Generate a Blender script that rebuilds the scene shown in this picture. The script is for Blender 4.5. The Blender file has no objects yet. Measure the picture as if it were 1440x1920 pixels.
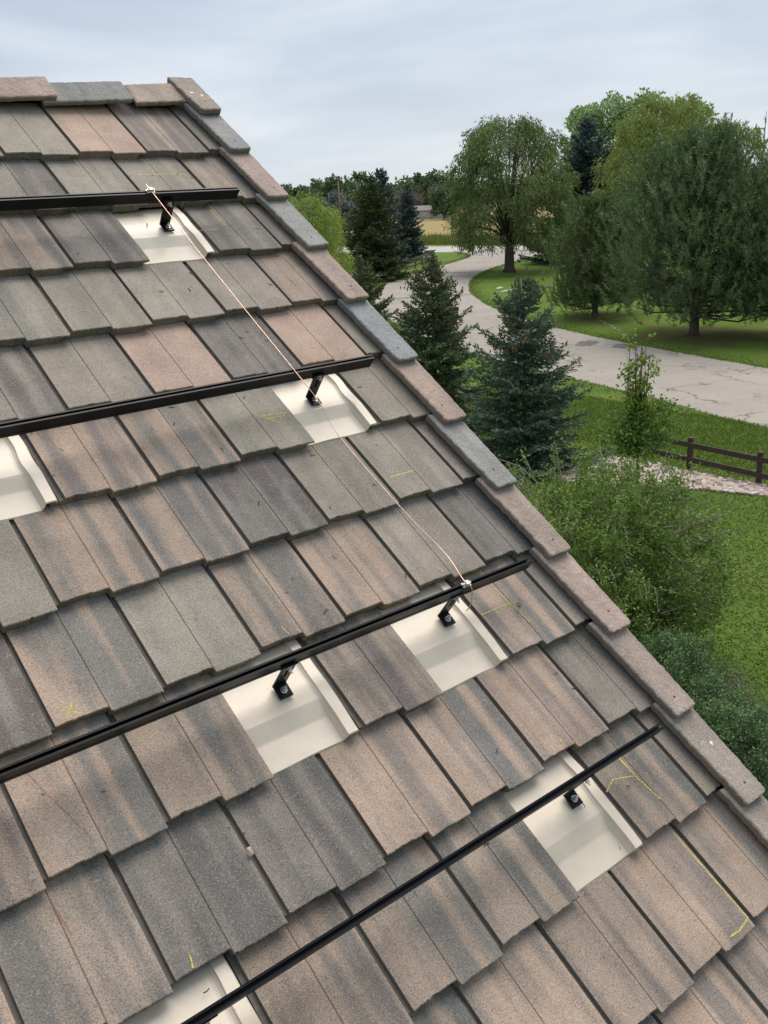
import bpy, bmesh, math, random
import numpy as np
from mathutils import Matrix, Vector
R = math.radians
C = bpy.context.scene.collection
rng = np.random.default_rng(7)
random.seed(7)

# ------------------------------------------------------------------ camera, sky, sun, exposure
cd = bpy.data.cameras.new('camera'); cam = bpy.data.objects.new('camera', cd); C.objects.link(cam)
MC = ((0.7690338774, -0.2420831679, 0.5915933023), (-0.6374213085, -0.2212861433, 0.7380559046), (-0.0477595113, -0.9446841708, -0.3244855105))
cam.matrix_world = Matrix(((MC[0][0], -MC[0][1], -MC[0][2], 0), (MC[1][0], -MC[1][1], -MC[1][2], 0), (MC[2][0], -MC[2][1], -MC[2][2], 7.5), (0, 0, 0, 1)))
cd.sensor_fit = 'VERTICAL'; cd.sensor_height = 36; cd.sensor_width = 27; cd.lens = 33.105
cd.clip_start = 0.05; cd.clip_end = 6000
bpy.context.scene.camera = cam
vs = bpy.context.scene.view_settings
vs.view_transform = 'Standard'; vs.look = 'None'; vs.exposure = 0.50; vs.gamma = 1.0

SUN_EL, SUN_ROT = R(66), R(62)
w = bpy.data.worlds.new('World'); bpy.context.scene.world = w; w.use_nodes = True
nt = w.node_tree; nt.nodes.clear()
def wn(t, **k):
    n = nt.nodes.new(t)
    for a, b in k.items(): setattr(n, a, b)
    return n
out = wn('ShaderNodeOutputWorld'); bg = wn('ShaderNodeBackground'); bg.inputs[1].default_value = 0.075
sky = wn('ShaderNodeTexSky', sky_type='NISHITA', sun_disc=False, sun_elevation=SUN_EL, sun_rotation=SUN_ROT)
tc = wn('ShaderNodeTexCoord'); sep = wn('ShaderNodeSeparateXYZ'); nt.links.new(tc.outputs['Generated'], sep.inputs[0])
# clouds live on a flat layer overhead: direction / height
zz = wn('ShaderNodeMath', operation='MAXIMUM'); nt.links.new(sep.outputs[2], zz.inputs[0]); zz.inputs[1].default_value = 0.0
za = wn('ShaderNodeMath', operation='ADD'); nt.links.new(zz.outputs[0], za.inputs[0]); za.inputs[1].default_value = 0.10
dx = wn('ShaderNodeMath', operation='DIVIDE'); dy = wn('ShaderNodeMath', operation='DIVIDE')
nt.links.new(sep.outputs[0], dx.inputs[0]); nt.links.new(za.outputs[0], dx.inputs[1])
nt.links.new(sep.outputs[1], dy.inputs[0]); nt.links.new(za.outputs[0], dy.inputs[1])
cmb = wn('ShaderNodeCombineXYZ'); nt.links.new(dx.outputs[0], cmb.inputs[0]); nt.links.new(dy.outputs[0], cmb.inputs[1])
mp = wn('ShaderNodeMapping'); mp.inputs['Rotation'].default_value = (0, 0, R(-38)); mp.inputs['Scale'].default_value = (0.85, 0.75, 1); mp.inputs['Location'].default_value = (3.3, 1.2, 0)
nt.links.new(cmb.outputs[0], mp.inputs[0])
n1 = wn('ShaderNodeTexNoise'); n1.inputs['Scale'].default_value = 0.9; n1.inputs['Detail'].default_value = 6; n1.inputs['Roughness'].default_value = 0.5; n1.inputs['Distortion'].default_value = 0.35
nt.links.new(mp.outputs[0], n1.inputs[0])
cr = wn('ShaderNodeValToRGB')
e = cr.color_ramp.elements
e[0].position = 0.33; e[0].color = (3.7, 4.65, 6.0, 1)
e[1].position = 0.68; e[1].color = (7.4, 7.9, 8.6, 1)
m_ = e.new(0.50); m_.color = (5.2, 6.1, 7.4, 1)
nt.links.new(n1.outputs[0], cr.inputs[0])
# paler band low over the horizon (thin bright cloud edge)
hz = wn('ShaderNodeMapRange'); hz.inputs['From Min'].default_value = 0.0; hz.inputs['From Max'].default_value = 0.24; hz.inputs['To Min'].default_value = 0.8; hz.inputs['To Max'].default_value = 0.0
nt.links.new(zz.outputs[0], hz.inputs[0])
mx = wn('ShaderNodeMix', data_type='RGBA'); nt.links.new(hz.outputs[0], mx.inputs[0]); nt.links.new(cr.outputs[0], mx.inputs[6]); mx.inputs[7].default_value = (7.7, 8.15, 8.7, 1)
mx2 = wn('ShaderNodeMix', data_type='RGBA'); mx2.inputs[0].default_value = 0.88; nt.links.new(sky.outputs[0], mx2.inputs[6]); nt.links.new(mx.outputs[2], mx2.inputs[7])
nt.links.new(mx2.outputs[2], bg.inputs[0]); nt.links.new(bg.outputs[0], out.inputs[0])

sd = bpy.data.lights.new('sun', 'SUN'); sun = bpy.data.objects.new('sun', sd); C.objects.link(sun)
sd.energy = 2.6; sd.angle = R(52); sd.color = (1.0, 0.93, 0.84)
sun.rotation_euler = (R(90) - SUN_EL, 0, R(180) - SUN_ROT)

# ------------------------------------------------------------------ helpers
def tag(o, label=None, cat=None, group=None, kind=None):
    if label: o['label'] = label
    if cat: o['category'] = cat
    if group: o['group'] = group
    if kind: o['kind'] = kind
    return o
def empty(name, loc, label, cat, group=None, rz=0):
    o = bpy.data.objects.new(name, None); C.objects.link(o)
    o.location = loc; o.rotation_euler = (0, 0, rz); o.empty_display_size = 0.2
    return tag(o, label, cat, group)
def link(name, me, mats, parent=None, loc=None):
    o = bpy.data.objects.new(name, me); C.objects.link(o)
    for m in (mats if isinstance(mats, (list, tuple)) else [mats]):
        if len(me.materials) < len(mats if isinstance(mats, (list, tuple)) else [mats]): me.materials.append(m)
    if parent: o.parent = parent
    if loc is not None: o.location = loc
    return o
class MB:
    def __init__(s): s.v = []; s.f = []; s.m = []; s.sm = []
    def add(s, vs, fs, mi=0, smooth=False):
        b = len(s.v); s.v += [tuple(p) for p in vs]; s.f += [tuple(i + b for i in f) for f in fs]
        s.m += [mi] * len(fs); s.sm += [smooth] * len(fs); return s
    def box(s, lo, hi, mi=0, M=None):
        x0, y0, z0 = lo; x1, y1, z1 = hi
        v = [(x0,y0,z0),(x1,y0,z0),(x1,y1,z0),(x0,y1,z0),(x0,y0,z1),(x1,y0,z1),(x1,y1,z1),(x0,y1,z1)]
        if M is not None: v = [M @ Vector(p) for p in v]
        return s.add(v, [(0,3,2,1),(4,5,6,7),(0,1,5,4),(1,2,6,5),(2,3,7,6),(3,0,4,7)], mi)
    def bar(s, a, b, wd, h, mi=0):
        a = Vector(a); b = Vector(b); d = b - a; L = d.length; d.normalize()
        up = Vector((0,0,1)) if abs(d.z) < .95 else Vector((0,1,0)); sd_ = d.cross(up).normalized(); up = sd_.cross(d)
        M = Matrix((( d.x, sd_.x, up.x, a.x),(d.y, sd_.y, up.y, a.y),(d.z, sd_.z, up.z, a.z),(0,0,0,1)))
        return s.box((0,-wd/2,-h/2),(L,wd/2,h/2), mi, M)
    def tube(s, pts, rad, n=7, mi=0, cap=True):
        pts = [Vector(p) for p in pts]
        if not isinstance(rad, (list, tuple)): rad = [rad] * len(pts)
        vs = []; fs = []; ref = Vector((0.31, 0.84, 0.44)).normalized()
        for i, p in enumerate(pts):
            t = (pts[min(i+1, len(pts)-1)] - pts[max(i-1, 0)]).normalized()
            a = t.cross(ref)
            if a.length < .05: a = t.cross(Vector((1, 0, 0)))
            a.normalize(); b = t.cross(a)
            for k in range(n):
                an = 2*math.pi*k/n; vs.append(p + (a*math.cos(an) + b*math.sin(an))*rad[i])
        for i in range(len(pts)-1):
            for k in range(n):
                k2 = (k+1) % n; fs.append((i*n+k, i*n+k2, (i+1)*n+k2, (i+1)*n+k))
        if cap: fs += [tuple(range(n))[::-1], tuple((len(pts)-1)*n + k for k in range(n))]
        return s.add(vs, fs, mi, True)
    def mesh(s, name):
        me = bpy.data.meshes.new(name); me.from_pydata(s.v, [], s.f)
        me.polygons.foreach_set('material_index', s.m); me.polygons.foreach_set('use_smooth', s.sm)
        me.update(); return me
    def build(s, name, mats, parent=None, loc=None): return link(name, s.mesh(name), mats, parent, loc)
def fast_mesh(name, V, nper, tone=None):
    """V (n*nper,3) -> n polygons with nper corners, 'tone' per face"""
    V = np.ascontiguousarray(V, dtype=np.float32).reshape(-1, 3); n = len(V)//nper
    me = bpy.data.meshes.new(name)
    me.vertices.add(len(V)); me.vertices.foreach_set('co', V.ravel())
    me.loops.add(len(V)); me.loops.foreach_set('vertex_index', np.arange(len(V), dtype=np.int32))
    me.polygons.add(n); me.polygons.foreach_set('loop_start', np.arange(0, len(V), nper, dtype=np.int32))
    me.update(calc_edges=True)
    if tone is not None:
        a = me.attributes.new('tone', 'FLOAT', 'FACE'); a.data.foreach_set('value', np.asarray(tone, dtype=np.float32))
    me.validate()
    return me
def unit(a): return a/np.maximum(np.linalg.norm(a, axis=-1, keepdims=True), 1e-9)
def rv(n): return unit(rng.normal(size=(n, 3)))
def leaves(P, D, L, W, roll=None):
    """diamond leaves starting at P along D (unit)"""
    P = np.asarray(P); D = np.asarray(D); n = len(P); L = np.broadcast_to(L, n)[:, None]; W = np.broadcast_to(W, n)[:, None]
    S = unit(np.cross(D, rv(n) if roll is None else roll))
    return np.stack([P, P + D*L*.45 + S*W*.5, P + D*L, P + D*L*.45 - S*W*.5], axis=1)

# ------------------------------------------------------------------ materials
def mat(name):
    m = bpy.data.materials.new(name); m.use_nodes = True; t = m.node_tree
    return m, t, t.nodes['Principled BSDF']
class N:
    def __init__(s, t): s.t = t
    def n(s, ty, ins=None, **k):
        x = s.t.nodes.new(ty)
        for a, b in k.items(): setattr(x, a, b)
        for a, b in (ins or {}).items():
            if hasattr(b, 'is_output') or isinstance(b, bpy.types.NodeSocket): s.t.links.new(b, x.inputs[a])
            else: x.inputs[a].default_value = b
        return x
    def noise(s, v, sc, det=3, ro=.55): return s.n('ShaderNodeTexNoise', {'Vector': v, 'Scale': sc, 'Detail': det, 'Roughness': ro}).outputs[0]
    def rng(s, v, a, b, c=0., d=1.): return s.n('ShaderNodeMapRange', {'Value': v, 'From Min': a, 'From Max': b, 'To Min': c, 'To Max': d}).outputs[0]
    def mix(s, f, a, b, bt='MIX'): return s.n('ShaderNodeMix', {0: f, 6: a, 7: b}, data_type='RGBA', blend_type=bt).outputs[2]
    def math(s, op, a, b=0.): return s.n('ShaderNodeMath', {0: a, 1: b}, operation=op).outputs[0]
    def bump(s, h, st, dist): return s.n('ShaderNodeBump', {'Height': h, 'Strength': st, 'Distance': dist}).outputs[0]
def c4(*a): return (*a, 1.0)

def make_concrete(name, edge=False, coarse=False):
    m, t, b = mat(name); g = N(t)
    co = g.n('ShaderNodeTexCoord').outputs['Object']; oi = g.n('ShaderNodeObjectInfo').outputs['Random']
    off = g.n('ShaderNodeCombineXYZ', {0: g.math('MULTIPLY', oi, 37.), 1: g.math('MULTIPLY', oi, 91.), 2: oi}).outputs[0]
    v = g.n('ShaderNodeVectorMath', {0: co, 1: off}, operation='ADD').outputs[0]
    base = g.n('ShaderNodeAttribute', attribute_type='OBJECT', attribute_name='tint').outputs['Color']
    stc = g.n('ShaderNodeAttribute', attribute_type='OBJECT', attribute_name='streak_tint').outputs['Color']
    sta = g.n('ShaderNodeAttribute', attribute_type='OBJECT', attribute_name='streak').outputs['Fac']
    sv = g.n('ShaderNodeVectorMath', {0: v, 1: (13., 1.3, 1.)}, operation='MULTIPLY').outputs[0]
    n_ = g.noise(sv, 1.0, 3, .5)
    px = g.n('ShaderNodeSeparateXYZ', {0: co}).outputs[0]
    # cast-in colour bands: one along the right edge, one right of the seam
    b1 = g.math('SUBTRACT', 1., g.math('MULTIPLY', g.math('ABSOLUTE', g.math('SUBTRACT', px, .287)), 22.))
    b2 = g.math('SUBTRACT', 1., g.math('MULTIPLY', g.math('ABSOLUTE', g.math('SUBTRACT', px, .205)), 24.))
    bb = g.math('MULTIPLY', g.math('MAXIMUM', g.math('MAXIMUM', b1, b2), 0.), .2)
    f = g.rng(g.math('ADD', n_, bb), .47, .66)
    f = g.math('MULTIPLY', f, sta)
    col = g.mix(f, base, stc)
    # mottled weathering, then sand grains
    big = g.rng(g.noise(v, 7., 4, .6), .3, .7, .84, 1.14)
    col = g.mix(1., col, g.n('ShaderNodeCombineColor', {0: big, 1: big, 2: big}).outputs[0], 'MULTIPLY')
    pale = g.rng(g.noise(v, 4.3, 3, .6), .62, .78, 0., .28)
    col = g.mix(pale, col, c4(.42, .39, .36))
    gr = g.n('ShaderNodeTexNoise', {'Vector': v, 'Scale': 260., 'Detail': 2., 'Roughness': .7}).outputs[0]
    dk = g.rng(gr, .36, .56, .60, 1.09)
    col = g.mix(1., col, g.n('ShaderNodeCombineColor', {0: dk, 1: dk, 2: dk}).outputs[0], 'MULTIPLY')
    gr2 = g.n('ShaderNodeTexNoise', {'Vector': v, 'Scale': 230., 'Detail': 1., 'Roughness': .5}).outputs[0]
    col = g.mix(g.rng(gr2, .60, .74, 0., .5), col, c4(.46, .40, .31))
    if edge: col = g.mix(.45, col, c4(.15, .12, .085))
    t.links.new(col, b.inputs['Base Color']); b.inputs['Roughness'].default_value = .92
    hh = g.math('ADD', gr, g.math('MULTIPLY', g.noise(v, 60., 3), 1.2))
    if coarse:   # cap tiles: pitted, scuffed face
        pit = g.noise(v, 34., 5, .65); hh = g.math('ADD', hh, g.math('MULTIPLY', pit, 3.2))
        t.links.new(g.mix(g.rng(pit, .30, .44, .45, 0.), col, c4(.17, .14, .115)), b.inputs['Base Color'])
    t.links.new(g.bump(hh, .55 if not edge else .9, .006 if coarse else (.0025 if not edge else .006)), b.inputs['Normal'])
    return m
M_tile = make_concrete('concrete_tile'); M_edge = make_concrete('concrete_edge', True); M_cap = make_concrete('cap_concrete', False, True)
def simple(name, col, rough=.6, metal=0., var=0., sc=8., bump=0., bsc=60., bd=.003, spec=None):
    m, t, b = mat(name); g = N(t)
    b.inputs['Roughness'].default_value = rough; b.inputs['Metallic'].default_value = metal
    if spec is not None: b.inputs['Specular IOR Level'].default_value = spec
    co = g.n('ShaderNodeTexCoord').outputs['Object']
    n_ = g.rng(g.noise(co, sc, 5, .6), .25, .75, 1-var, 1+var)
    cc = g.mix(1., c4(*col), g.n('ShaderNodeCombineColor', {0: n_, 1: n_, 2: n_}).outputs[0], 'MULTIPLY')
    t.links.new(cc, b.inputs['Base Color'])
    if bump: t.links.new(g.bump(g.noise(co, bsc, 4), bump, bd), b.inputs['Normal'])
    return m
M_chan = simple('channel_concrete', (.15, .132, .11), .9, var=.25, sc=40, bump=.4, bsc=200)
M_black = simple('black_anodised', (.0045, .005, .006), .36, .0, var=.15, sc=30, spec=.22)
M_steel = simple('stainless_steel', (.62, .61, .58), .28, 1., var=.1, sc=90)
M_copper = simple('copper', (.84, .53, .39), .33, 1., var=.1, sc=50)
M_tin = simple('tinned_clamp', (.68, .64, .58), .33, 1., var=.15, sc=120, bump=.3, bsc=180)
def make_flash():
    m, t, b = mat('cream_painted_metal'); g = N(t)
    co = g.n('ShaderNodeTexCoord').outputs['Object']
    n_ = g.noise(co, 9., 3)
    col = g.mix(g.rng(n_, .35, .7), c4(.62, .53, .42), c4(.68, .59, .475))
    sp = g.n('ShaderNodeTexVoronoi', {'Vector': co, 'Scale': 42.}).outputs['Distance']
    col = g.mix(g.rng(sp, .05, .065, .8, 0.), col, c4(.16, .12, .08))
    dn = g.rng(g.noise(co, 26., 5, .7), .6, .78, 0., .25)
    col = g.mix(dn, col, c4(.40, .34, .26))
    t.links.new(col, b.inputs['Base Color']); b.inputs['Roughness'].default_value = .36
    t.links.new(g.bump(g.noise(co, 11., 2), .35, .006), b.inputs['Normal'])
    return m
M_flash = make_flash()
def make_chalk(name, col, op=.88):
    m, t, b = mat(name); g = N(t)
    b.inputs['Base Color'].default_value = c4(*col); b.inputs['Roughness'].default_value = .95
    co = g.n('ShaderNodeTexCoord').outputs['Object']
    t.links.new(g.rng(g.noise(co, 260., 2, .7), .38, .52, 0., op), b.inputs['Alpha'])
    return m
M_chalk = make_chalk('yellow_chalk', (.66, .57, .13)); M_red = make_chalk('red_chalk', (.36, .13, .09), .45); M_white = make_chalk('white_smear', (.42, .38, .34), .5)
M_debris = simple('dead_leaf_bits', (.05, .045, .04), .9, var=.4, sc=60)
M_stone = simple('tan_stone', (.40, .32, .24), .9, var=.3, sc=60, bump=.6, bsc=90)

def make_leaf(name, a, b_, trans=.25, rough=.6):
    m, t, b = mat(name); g = N(t)
    tn = g.n('ShaderNodeAttribute', attribute_type='GEOMETRY', attribute_name='tone').outputs['Fac']
    col = g.mix(tn, c4(*a), c4(*b_))
    t.links.new(col, b.inputs['Base Color']); b.inputs['Roughness'].default_value = rough; b.inputs['Specular IOR Level'].default_value = .3
    if trans:
        tr = g.n('ShaderNodeBsdfTranslucent', {'Color': col}).outputs[0]
        ms = g.n('ShaderNodeMixShader', {0: trans, 1: b.outputs[0], 2: tr}).outputs[0]
        t.links.new(ms, t.nodes['Material Output'].inputs['Surface'])
    return m
M_spruce = make_leaf('spruce_needles', (.07, .112, .046), (.15, .19, .082), .08)
M_spruceb = make_leaf('blue_spruce_needles', (.075, .120, .075), (.16, .215, .14), .08)
M_spruced = make_leaf('dark_spruce_needles', (.050, .075, .028), (.125, .140, .055), .08)
M_bluefar = make_leaf('distant_blue_spruce_needles', (.046, .076, .068), (.11, .15, .14), .08)
M_pine = make_leaf('pine_needles', (.080, .128, .040), (.20, .245, .082), .1)
M_pine2 = make_leaf('bluish_pine_needles', (.085, .145, .052), (.20, .265, .105), .1)
M_willow = make_leaf('willow_leaves', (.115, .165, .050), (.22, .265, .085), .25)
M_ywillow = make_leaf('golden_willow_leaves', (.17, .225, .05), (.32, .36, .10), .3)
M_lwillow = make_leaf('young_willow_leaves', (0.187, 0.273, 0.044), (0.352, 0.42, 0.099), .35)
M_cotton = make_leaf('cottonwood_leaves', (.19, .30, .105), (.34, .46, .20), .3)
M_far = make_leaf('distant_leaves', (.075, .13, .05), (.13, .20, .075), .2)
M_farb = make_leaf('distant_grey_leaves', (.10, .125, .105), (.17, .19, .16), .2)
M_farp = make_leaf('purple_grey_twigs', (.13, .105, .095), (.20, .16, .14), .1)
M_shrub = make_leaf('shrub_leaves', (.095, .18, .034), (.30, .39, .09), .3)
M_blue = make_leaf('blue_green_leaves', (.085, .165, .062), (.21, .31, .125), .25)
M_sap = make_leaf('sapling_leaves', (0.121, 0.209, 0.03), (0.308, 0.396, 0.05), .35)
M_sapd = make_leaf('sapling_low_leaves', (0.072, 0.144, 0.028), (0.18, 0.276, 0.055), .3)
M_yshrub = make_leaf('yellow_shrub_leaves', (.22, .24, .06), (.38, .36, .12), .3)
M_cone = simple('spruce_cones', (.20, .135, .075), .8, var=.35, sc=5)
M_bark = simple('bark', (.085, .068, .055), .95, var=.35, sc=12, bump=.8, bsc=25, bd=.02)
M_barkg = simple('grey_bark', (.17, .15, .13), .95, var=.3, sc=14, bump=.6, bsc=30, bd=.01)
M_twig = simple('dry_twigs', (.23, .19, .16), .95, var=.3, sc=20)
M_grass = make_leaf('grass_blades', (.10, .165, .024), (.19, .26, .05), .35)
M_fence = simple('brown_stained_wood', (.062, .042, .032), .8, var=.3, sc=14, bump=.4, bsc=50)
M_oldwood = simple('weathered_wood', (.13, .10, .078), .9, var=.3, sc=9, bump=.4, bsc=30)
M_rock = None
# ------------------------------------------------------------------ ground, road, fields
def ground_mat(name, a, b_, dry=None, sc=.35, dryr=(.58, .72)):
    m, t, b = mat(name); g = N(t)
    co = g.n('ShaderNodeTexCoord').outputs['Object']
    fine = g.noise(co, 16., 5, .75); mid = g.noise(co, sc, 5, .65)
    f = g.math('ADD', g.math('MULTIPLY', fine, .75), g.math('MULTIPLY', mid, .5))
    col = g.mix(g.rng(f, .42, .86), c4(*a), c4(*b_))
    if dry:
        d = g.rng(g.noise(co, .22, 6, .7), dryr[0], dryr[1], 0., .75)
        col = g.mix(d, col, c4(*dry))
    t.links.new(col, b.inputs['Base Color']); b.inputs['Roughness'].default_value = .95; b.inputs['Specular IOR Level'].default_value = .1
    t.links.new(g.bump(g.noise(co, 22., 4, .7), .8, .06), b.inputs['Normal'])
    return m
M_lawn = ground_mat('lawn_grass', (.068, .125, .018), (.145, .220, .038), (.19, .165, .06), .35, (.50, .70))
def sheet(name, pts, z, m, kind='structure'):
    mb = MB(); mb.add([(x, y, z) for x, y in pts], [tuple(range(len(pts)))]); o = mb.build(name, m); o['kind'] = kind; return o
sheet('ground', [(-900, -500), (2500, -500), (2500, 2500), (-900, 2500)], 0, M_lawn)
def road_mat():
    m, t, b = mat('worn_asphalt'); g = N(t)
    co = g.n('ShaderNodeTexCoord').outputs['Object']
    col = g.mix(g.rng(g.noise(co, .35, 5, .6), .3, .7), c4(.285, .252, .218), c4(.345, .308, .268))
    gr = g.rng(g.noise(co, 30., 3, .8), .3, .7, .82, 1.14)
    col = g.mix(1., col, g.n('ShaderNodeCombineColor', {0: gr, 1: gr, 2: gr}).outputs[0], 'MULTIPLY')
    wv = g.n('ShaderNodeVectorMath', {0: co, 1: g.n('ShaderNodeVectorMath', {0: g.n('ShaderNodeTexNoise', {'Vector': co, 'Scale': .9, 'Detail': 4.}).outputs['Color'], 3: 1.6}, operation='SCALE').outputs[0]}, operation='ADD').outputs[0]
    wv2 = g.n('ShaderNodeVectorMath', {0: wv, 1: (.30, .17, 1.)}, operation='MULTIPLY').outputs[0]
    vd = g.n('ShaderNodeTexVoronoi', {'Vector': wv2, 'Scale': 1.0}, feature='DISTANCE_TO_EDGE').outputs['Distance']
    gate = g.rng(g.noise(co, .30, 2), .42, .52)
    ck = g.math('MULTIPLY', g.rng(vd, .005, .020, 1., 0.), gate)
    col = g.mix(g.math('MULTIPLY', ck, .75), col, c4(.11, .095, .08))
    vd2 = g.n('ShaderNodeTexVoronoi', {'Vector': wv2, 'Scale': 2.7}, feature='DISTANCE_TO_EDGE').outputs['Distance']
    ck2 = g.math('MULTIPLY', g.rng(vd2, .004, .018, 1., 0.), g.rng(g.noise(co, .16, 2), .50, .58))
    col = g.mix(g.math('MULTIPLY', ck2, .55), col, c4(.13, .11, .095))
    col = g.mix(g.rng(g.noise(co, .28, 5, .7), .70, .80, 0., .3), col, c4(.18, .16, .14))
    t.links.new(col, b.inputs['Base Color']); b.inputs['Roughness'].default_value = .93
    t.links.new(g.bump(g.noise(co, 40., 3), .5, .01), b.inputs['Normal'])
    return m
M_road = road_mat()
outer = [(16.5, -30), (24, 2), (25.2, 8), (26.8, 14.4), (27.4, 17.4), (28.4, 20.6), (29.2, 24), (30.6, 30), (32.6, 36), (35.8, 43), (40.5, 50.5), (46.6, 58), (53.9, 64.3), (60.6, 67.9), (68.5, 72.3), (75, 76), (79.0, 80.5), (80.5, 86)]
inner = [(24, -30), (31.2, 2), (33.0, 9.5), (35.3, 19), (36.0, 22), (36.8, 25.3), (37.5, 28), (38.7, 32), (43.0, 41.2), (45.6, 45.2), (49.4, 50.3), (54.6, 55.7), (57.2, 58), (62.6, 62), (68.3, 65), (73.4, 67.2), (82.4, 71.4), (87, 69)]
def ragged(pts, n, amp):
    P = np.array(pts, float); d = np.r_[0, np.cumsum(np.linalg.norm(np.diff(P, axis=0), axis=1))]
    # smooth: Catmull-Rom through numpy cubic
    s = np.linspace(0, d[-1], n); o = np.c_[np.interp(s, d, P[:, 0]), np.interp(s, d, P[:, 1])]
    k = np.ones(9)/9; q = o.copy()
    for c in (0, 1): q[4:-4, c] = np.convolve(o[:, c], k, 'valid')
    return q + rng.normal(size=q.shape)*amp
A = ragged(outer, 190, .035); B = ragged(inner, 190, .035)
mb = MB()
mb.add([(x, y, .004) for x, y in A] + [(x, y, .004) for x, y in B], [(i, 190+i, 191+i, i+1) for i in range(189)]); o = mb.build('road', M_road); o['kind'] = 'structure'
# darker seal strips and patches across the road
M_patch = simple('tar_patch', (.13, .115, .105), .9, var=.3, sc=2)
def blob(cx, cy, rx, ry, rot, n=26):
    pts = []
    for k in range(n):
        a = 2*math.pi*k/n; r = 1 + random.uniform(-.25, .25); x, y = rx*math.cos(a)*r, ry*math.sin(a)*r
        pts.append((cx + x*math.cos(rot) - y*math.sin(rot), cy + x*math.sin(rot) + y*math.cos(rot)))
    return pts
mb = MB()
for a in ((46.2, 51.5, 4.2, .28, R(-38)), (36.2, 29.0, .9, .5, .4), (36.6, 27.0, .7, .6, 1.), (35.5, 30.5, .55, .3, .6), (60, 64.5, 2.6, .35, R(-50)), (34.6, 24.5, .7, .22, .3)):
    p = blob(*a); mb.add([(x, y, .008) for x, y in p], [tuple(range(len(p)))])
o = mb.build('road_patches', M_patch); o['kind'] = 'structure'
M_cross = simple('pale_road', (.40, .385, .37), .93, var=.12, sc=.5, bump=.3, bsc=30)
sheet('cross_road', [(60, 152), (71, 152), (90.6, 80), (97, 52), (88, 50), (83.5, 71), (78.6, 88)], .002, M_cross)
M_verge = ground_mat('tall_verge_grass', (.11, .15, .025), (.22, .24, .05), None, .8)
M_field = ground_mat('golden_field', (.27, .205, .095), (.35, .275, .140), (.22, .19, .085), .05, (.55, .8))
sheet('verge', [(71, 154), (98, 158), (112, 100), (124, 50), (100, 40), (96.5, 56), (91, 80)], .004, M_verge)
fld = [(99, 175), (106, 120), (112, 98), (126, 45), (330, 60), (330, 260), (215, 250), (150, 215)]
sheet('field', fld, .008, M_field)

M_litter = ground_mat('needle_litter', (.095, .10, .03), (.15, .145, .05), None, .8)
mb = MB()
for i, a in enumerate(((41.0, 26.2, 3.2, 2.6, .9), (44.2, 34.8, 1.9, 1.5, .8), (43.2, 22.0, 2.6, 2.2, .8))):
    p = blob(*a, 60); mb.add([(x, y, .004 + .004*i) for x, y in p], [tuple(range(len(p)))])
o = mb.build('needle_litter', M_litter); o['kind'] = 'structure'

# ------------------------------------------------------------------ the house and its tiled roof
RO = Vector((2.3362928, 4.0836299, 7.7080893)); PIT = math.asin(.6088881551)
MR = Matrix.Translation(RO) @ Matrix.Rotation(PIT, 4, 'X')     # x along ridge, y up the slope, z off the roof
W, EX = .311, .343121
def at_roof(u, v, h): return MR @ Vector((u, -v, h))
house = empty('house', (-1.5, 4.4, 0), 'house with weathered pink and grey concrete tile roof in the foreground', 'house')
hinv = Matrix.Translation((1.5, -4.4, 0))
M_stucco = simple('beige_stucco', (.42, .36, .29), .9, var=.15, sc=3, bump=.4, bsc=80)
M_deck = simple('roof_underlay', (.035, .033, .03), .95, var=.2, sc=5)
cs, sn = math.cos(PIT), math.sin(PIT)
def rp(v, h): p = at_roof(0, v, h); return p.y, p.z
# gable walls (world coordinates minus house origin)
mb = MB()
ya, za_ = rp(-.49, -.12); yb, zb = rp(5.3, -.12); yc = ya + (ya - yb)
prof = [(yb, 0), (yc, 0), (yc, zb), (ya, za_), (yb, zb)]
vv = [(2.46 + 1.5, y - 4.4, z) for y, z in prof] + [(-7.0, y - 4.4, z) for y, z in prof]
mb.add(vv, [(0, 1, 2, 3, 4), (9, 8, 7, 6, 5), (0, 5, 6, 1), (1, 6, 7, 2), (4, 9, 5, 0)])
mb.build('wall', M_stucco, house)
mb = MB()
yr, zr = rp(-.49, -.055); y1, z1 = rp(5.9, -.055); yrb, zrb = rp(-.49, -.10); y1b, z1b = rp(5.9, -.10)
x0, x1 = -7.5, 2.50
def slab_roof(s):
    f = lambda y: (ya + (ya - y)*1 if s else y)
    p = [(f(yr), zr), (f(y1), z1), (f(y1b), z1b), (f(yrb), zrb)]
    v = [(x0, y, z) for y, z in p] + [(x1, y, z) for y, z in p]
    fs = [(0, 1, 2, 3), (7, 6, 5, 4), (0, 4, 5, 1), (1, 5, 6, 2), (2, 6, 7, 3)]
    if s: fs = [q[::-1] for q in fs]
    mb.add(v, fs)
slab_roof(False); slab_roof(True)
roof_me = mb.mesh('roof'); roof_me.transform(MR.inverted())
roof = link('roof', roof_me, M_deck, house); roof.matrix_parent_inverse = Matrix.Identity(4); roof.matrix_local = hinv @ MR

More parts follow.
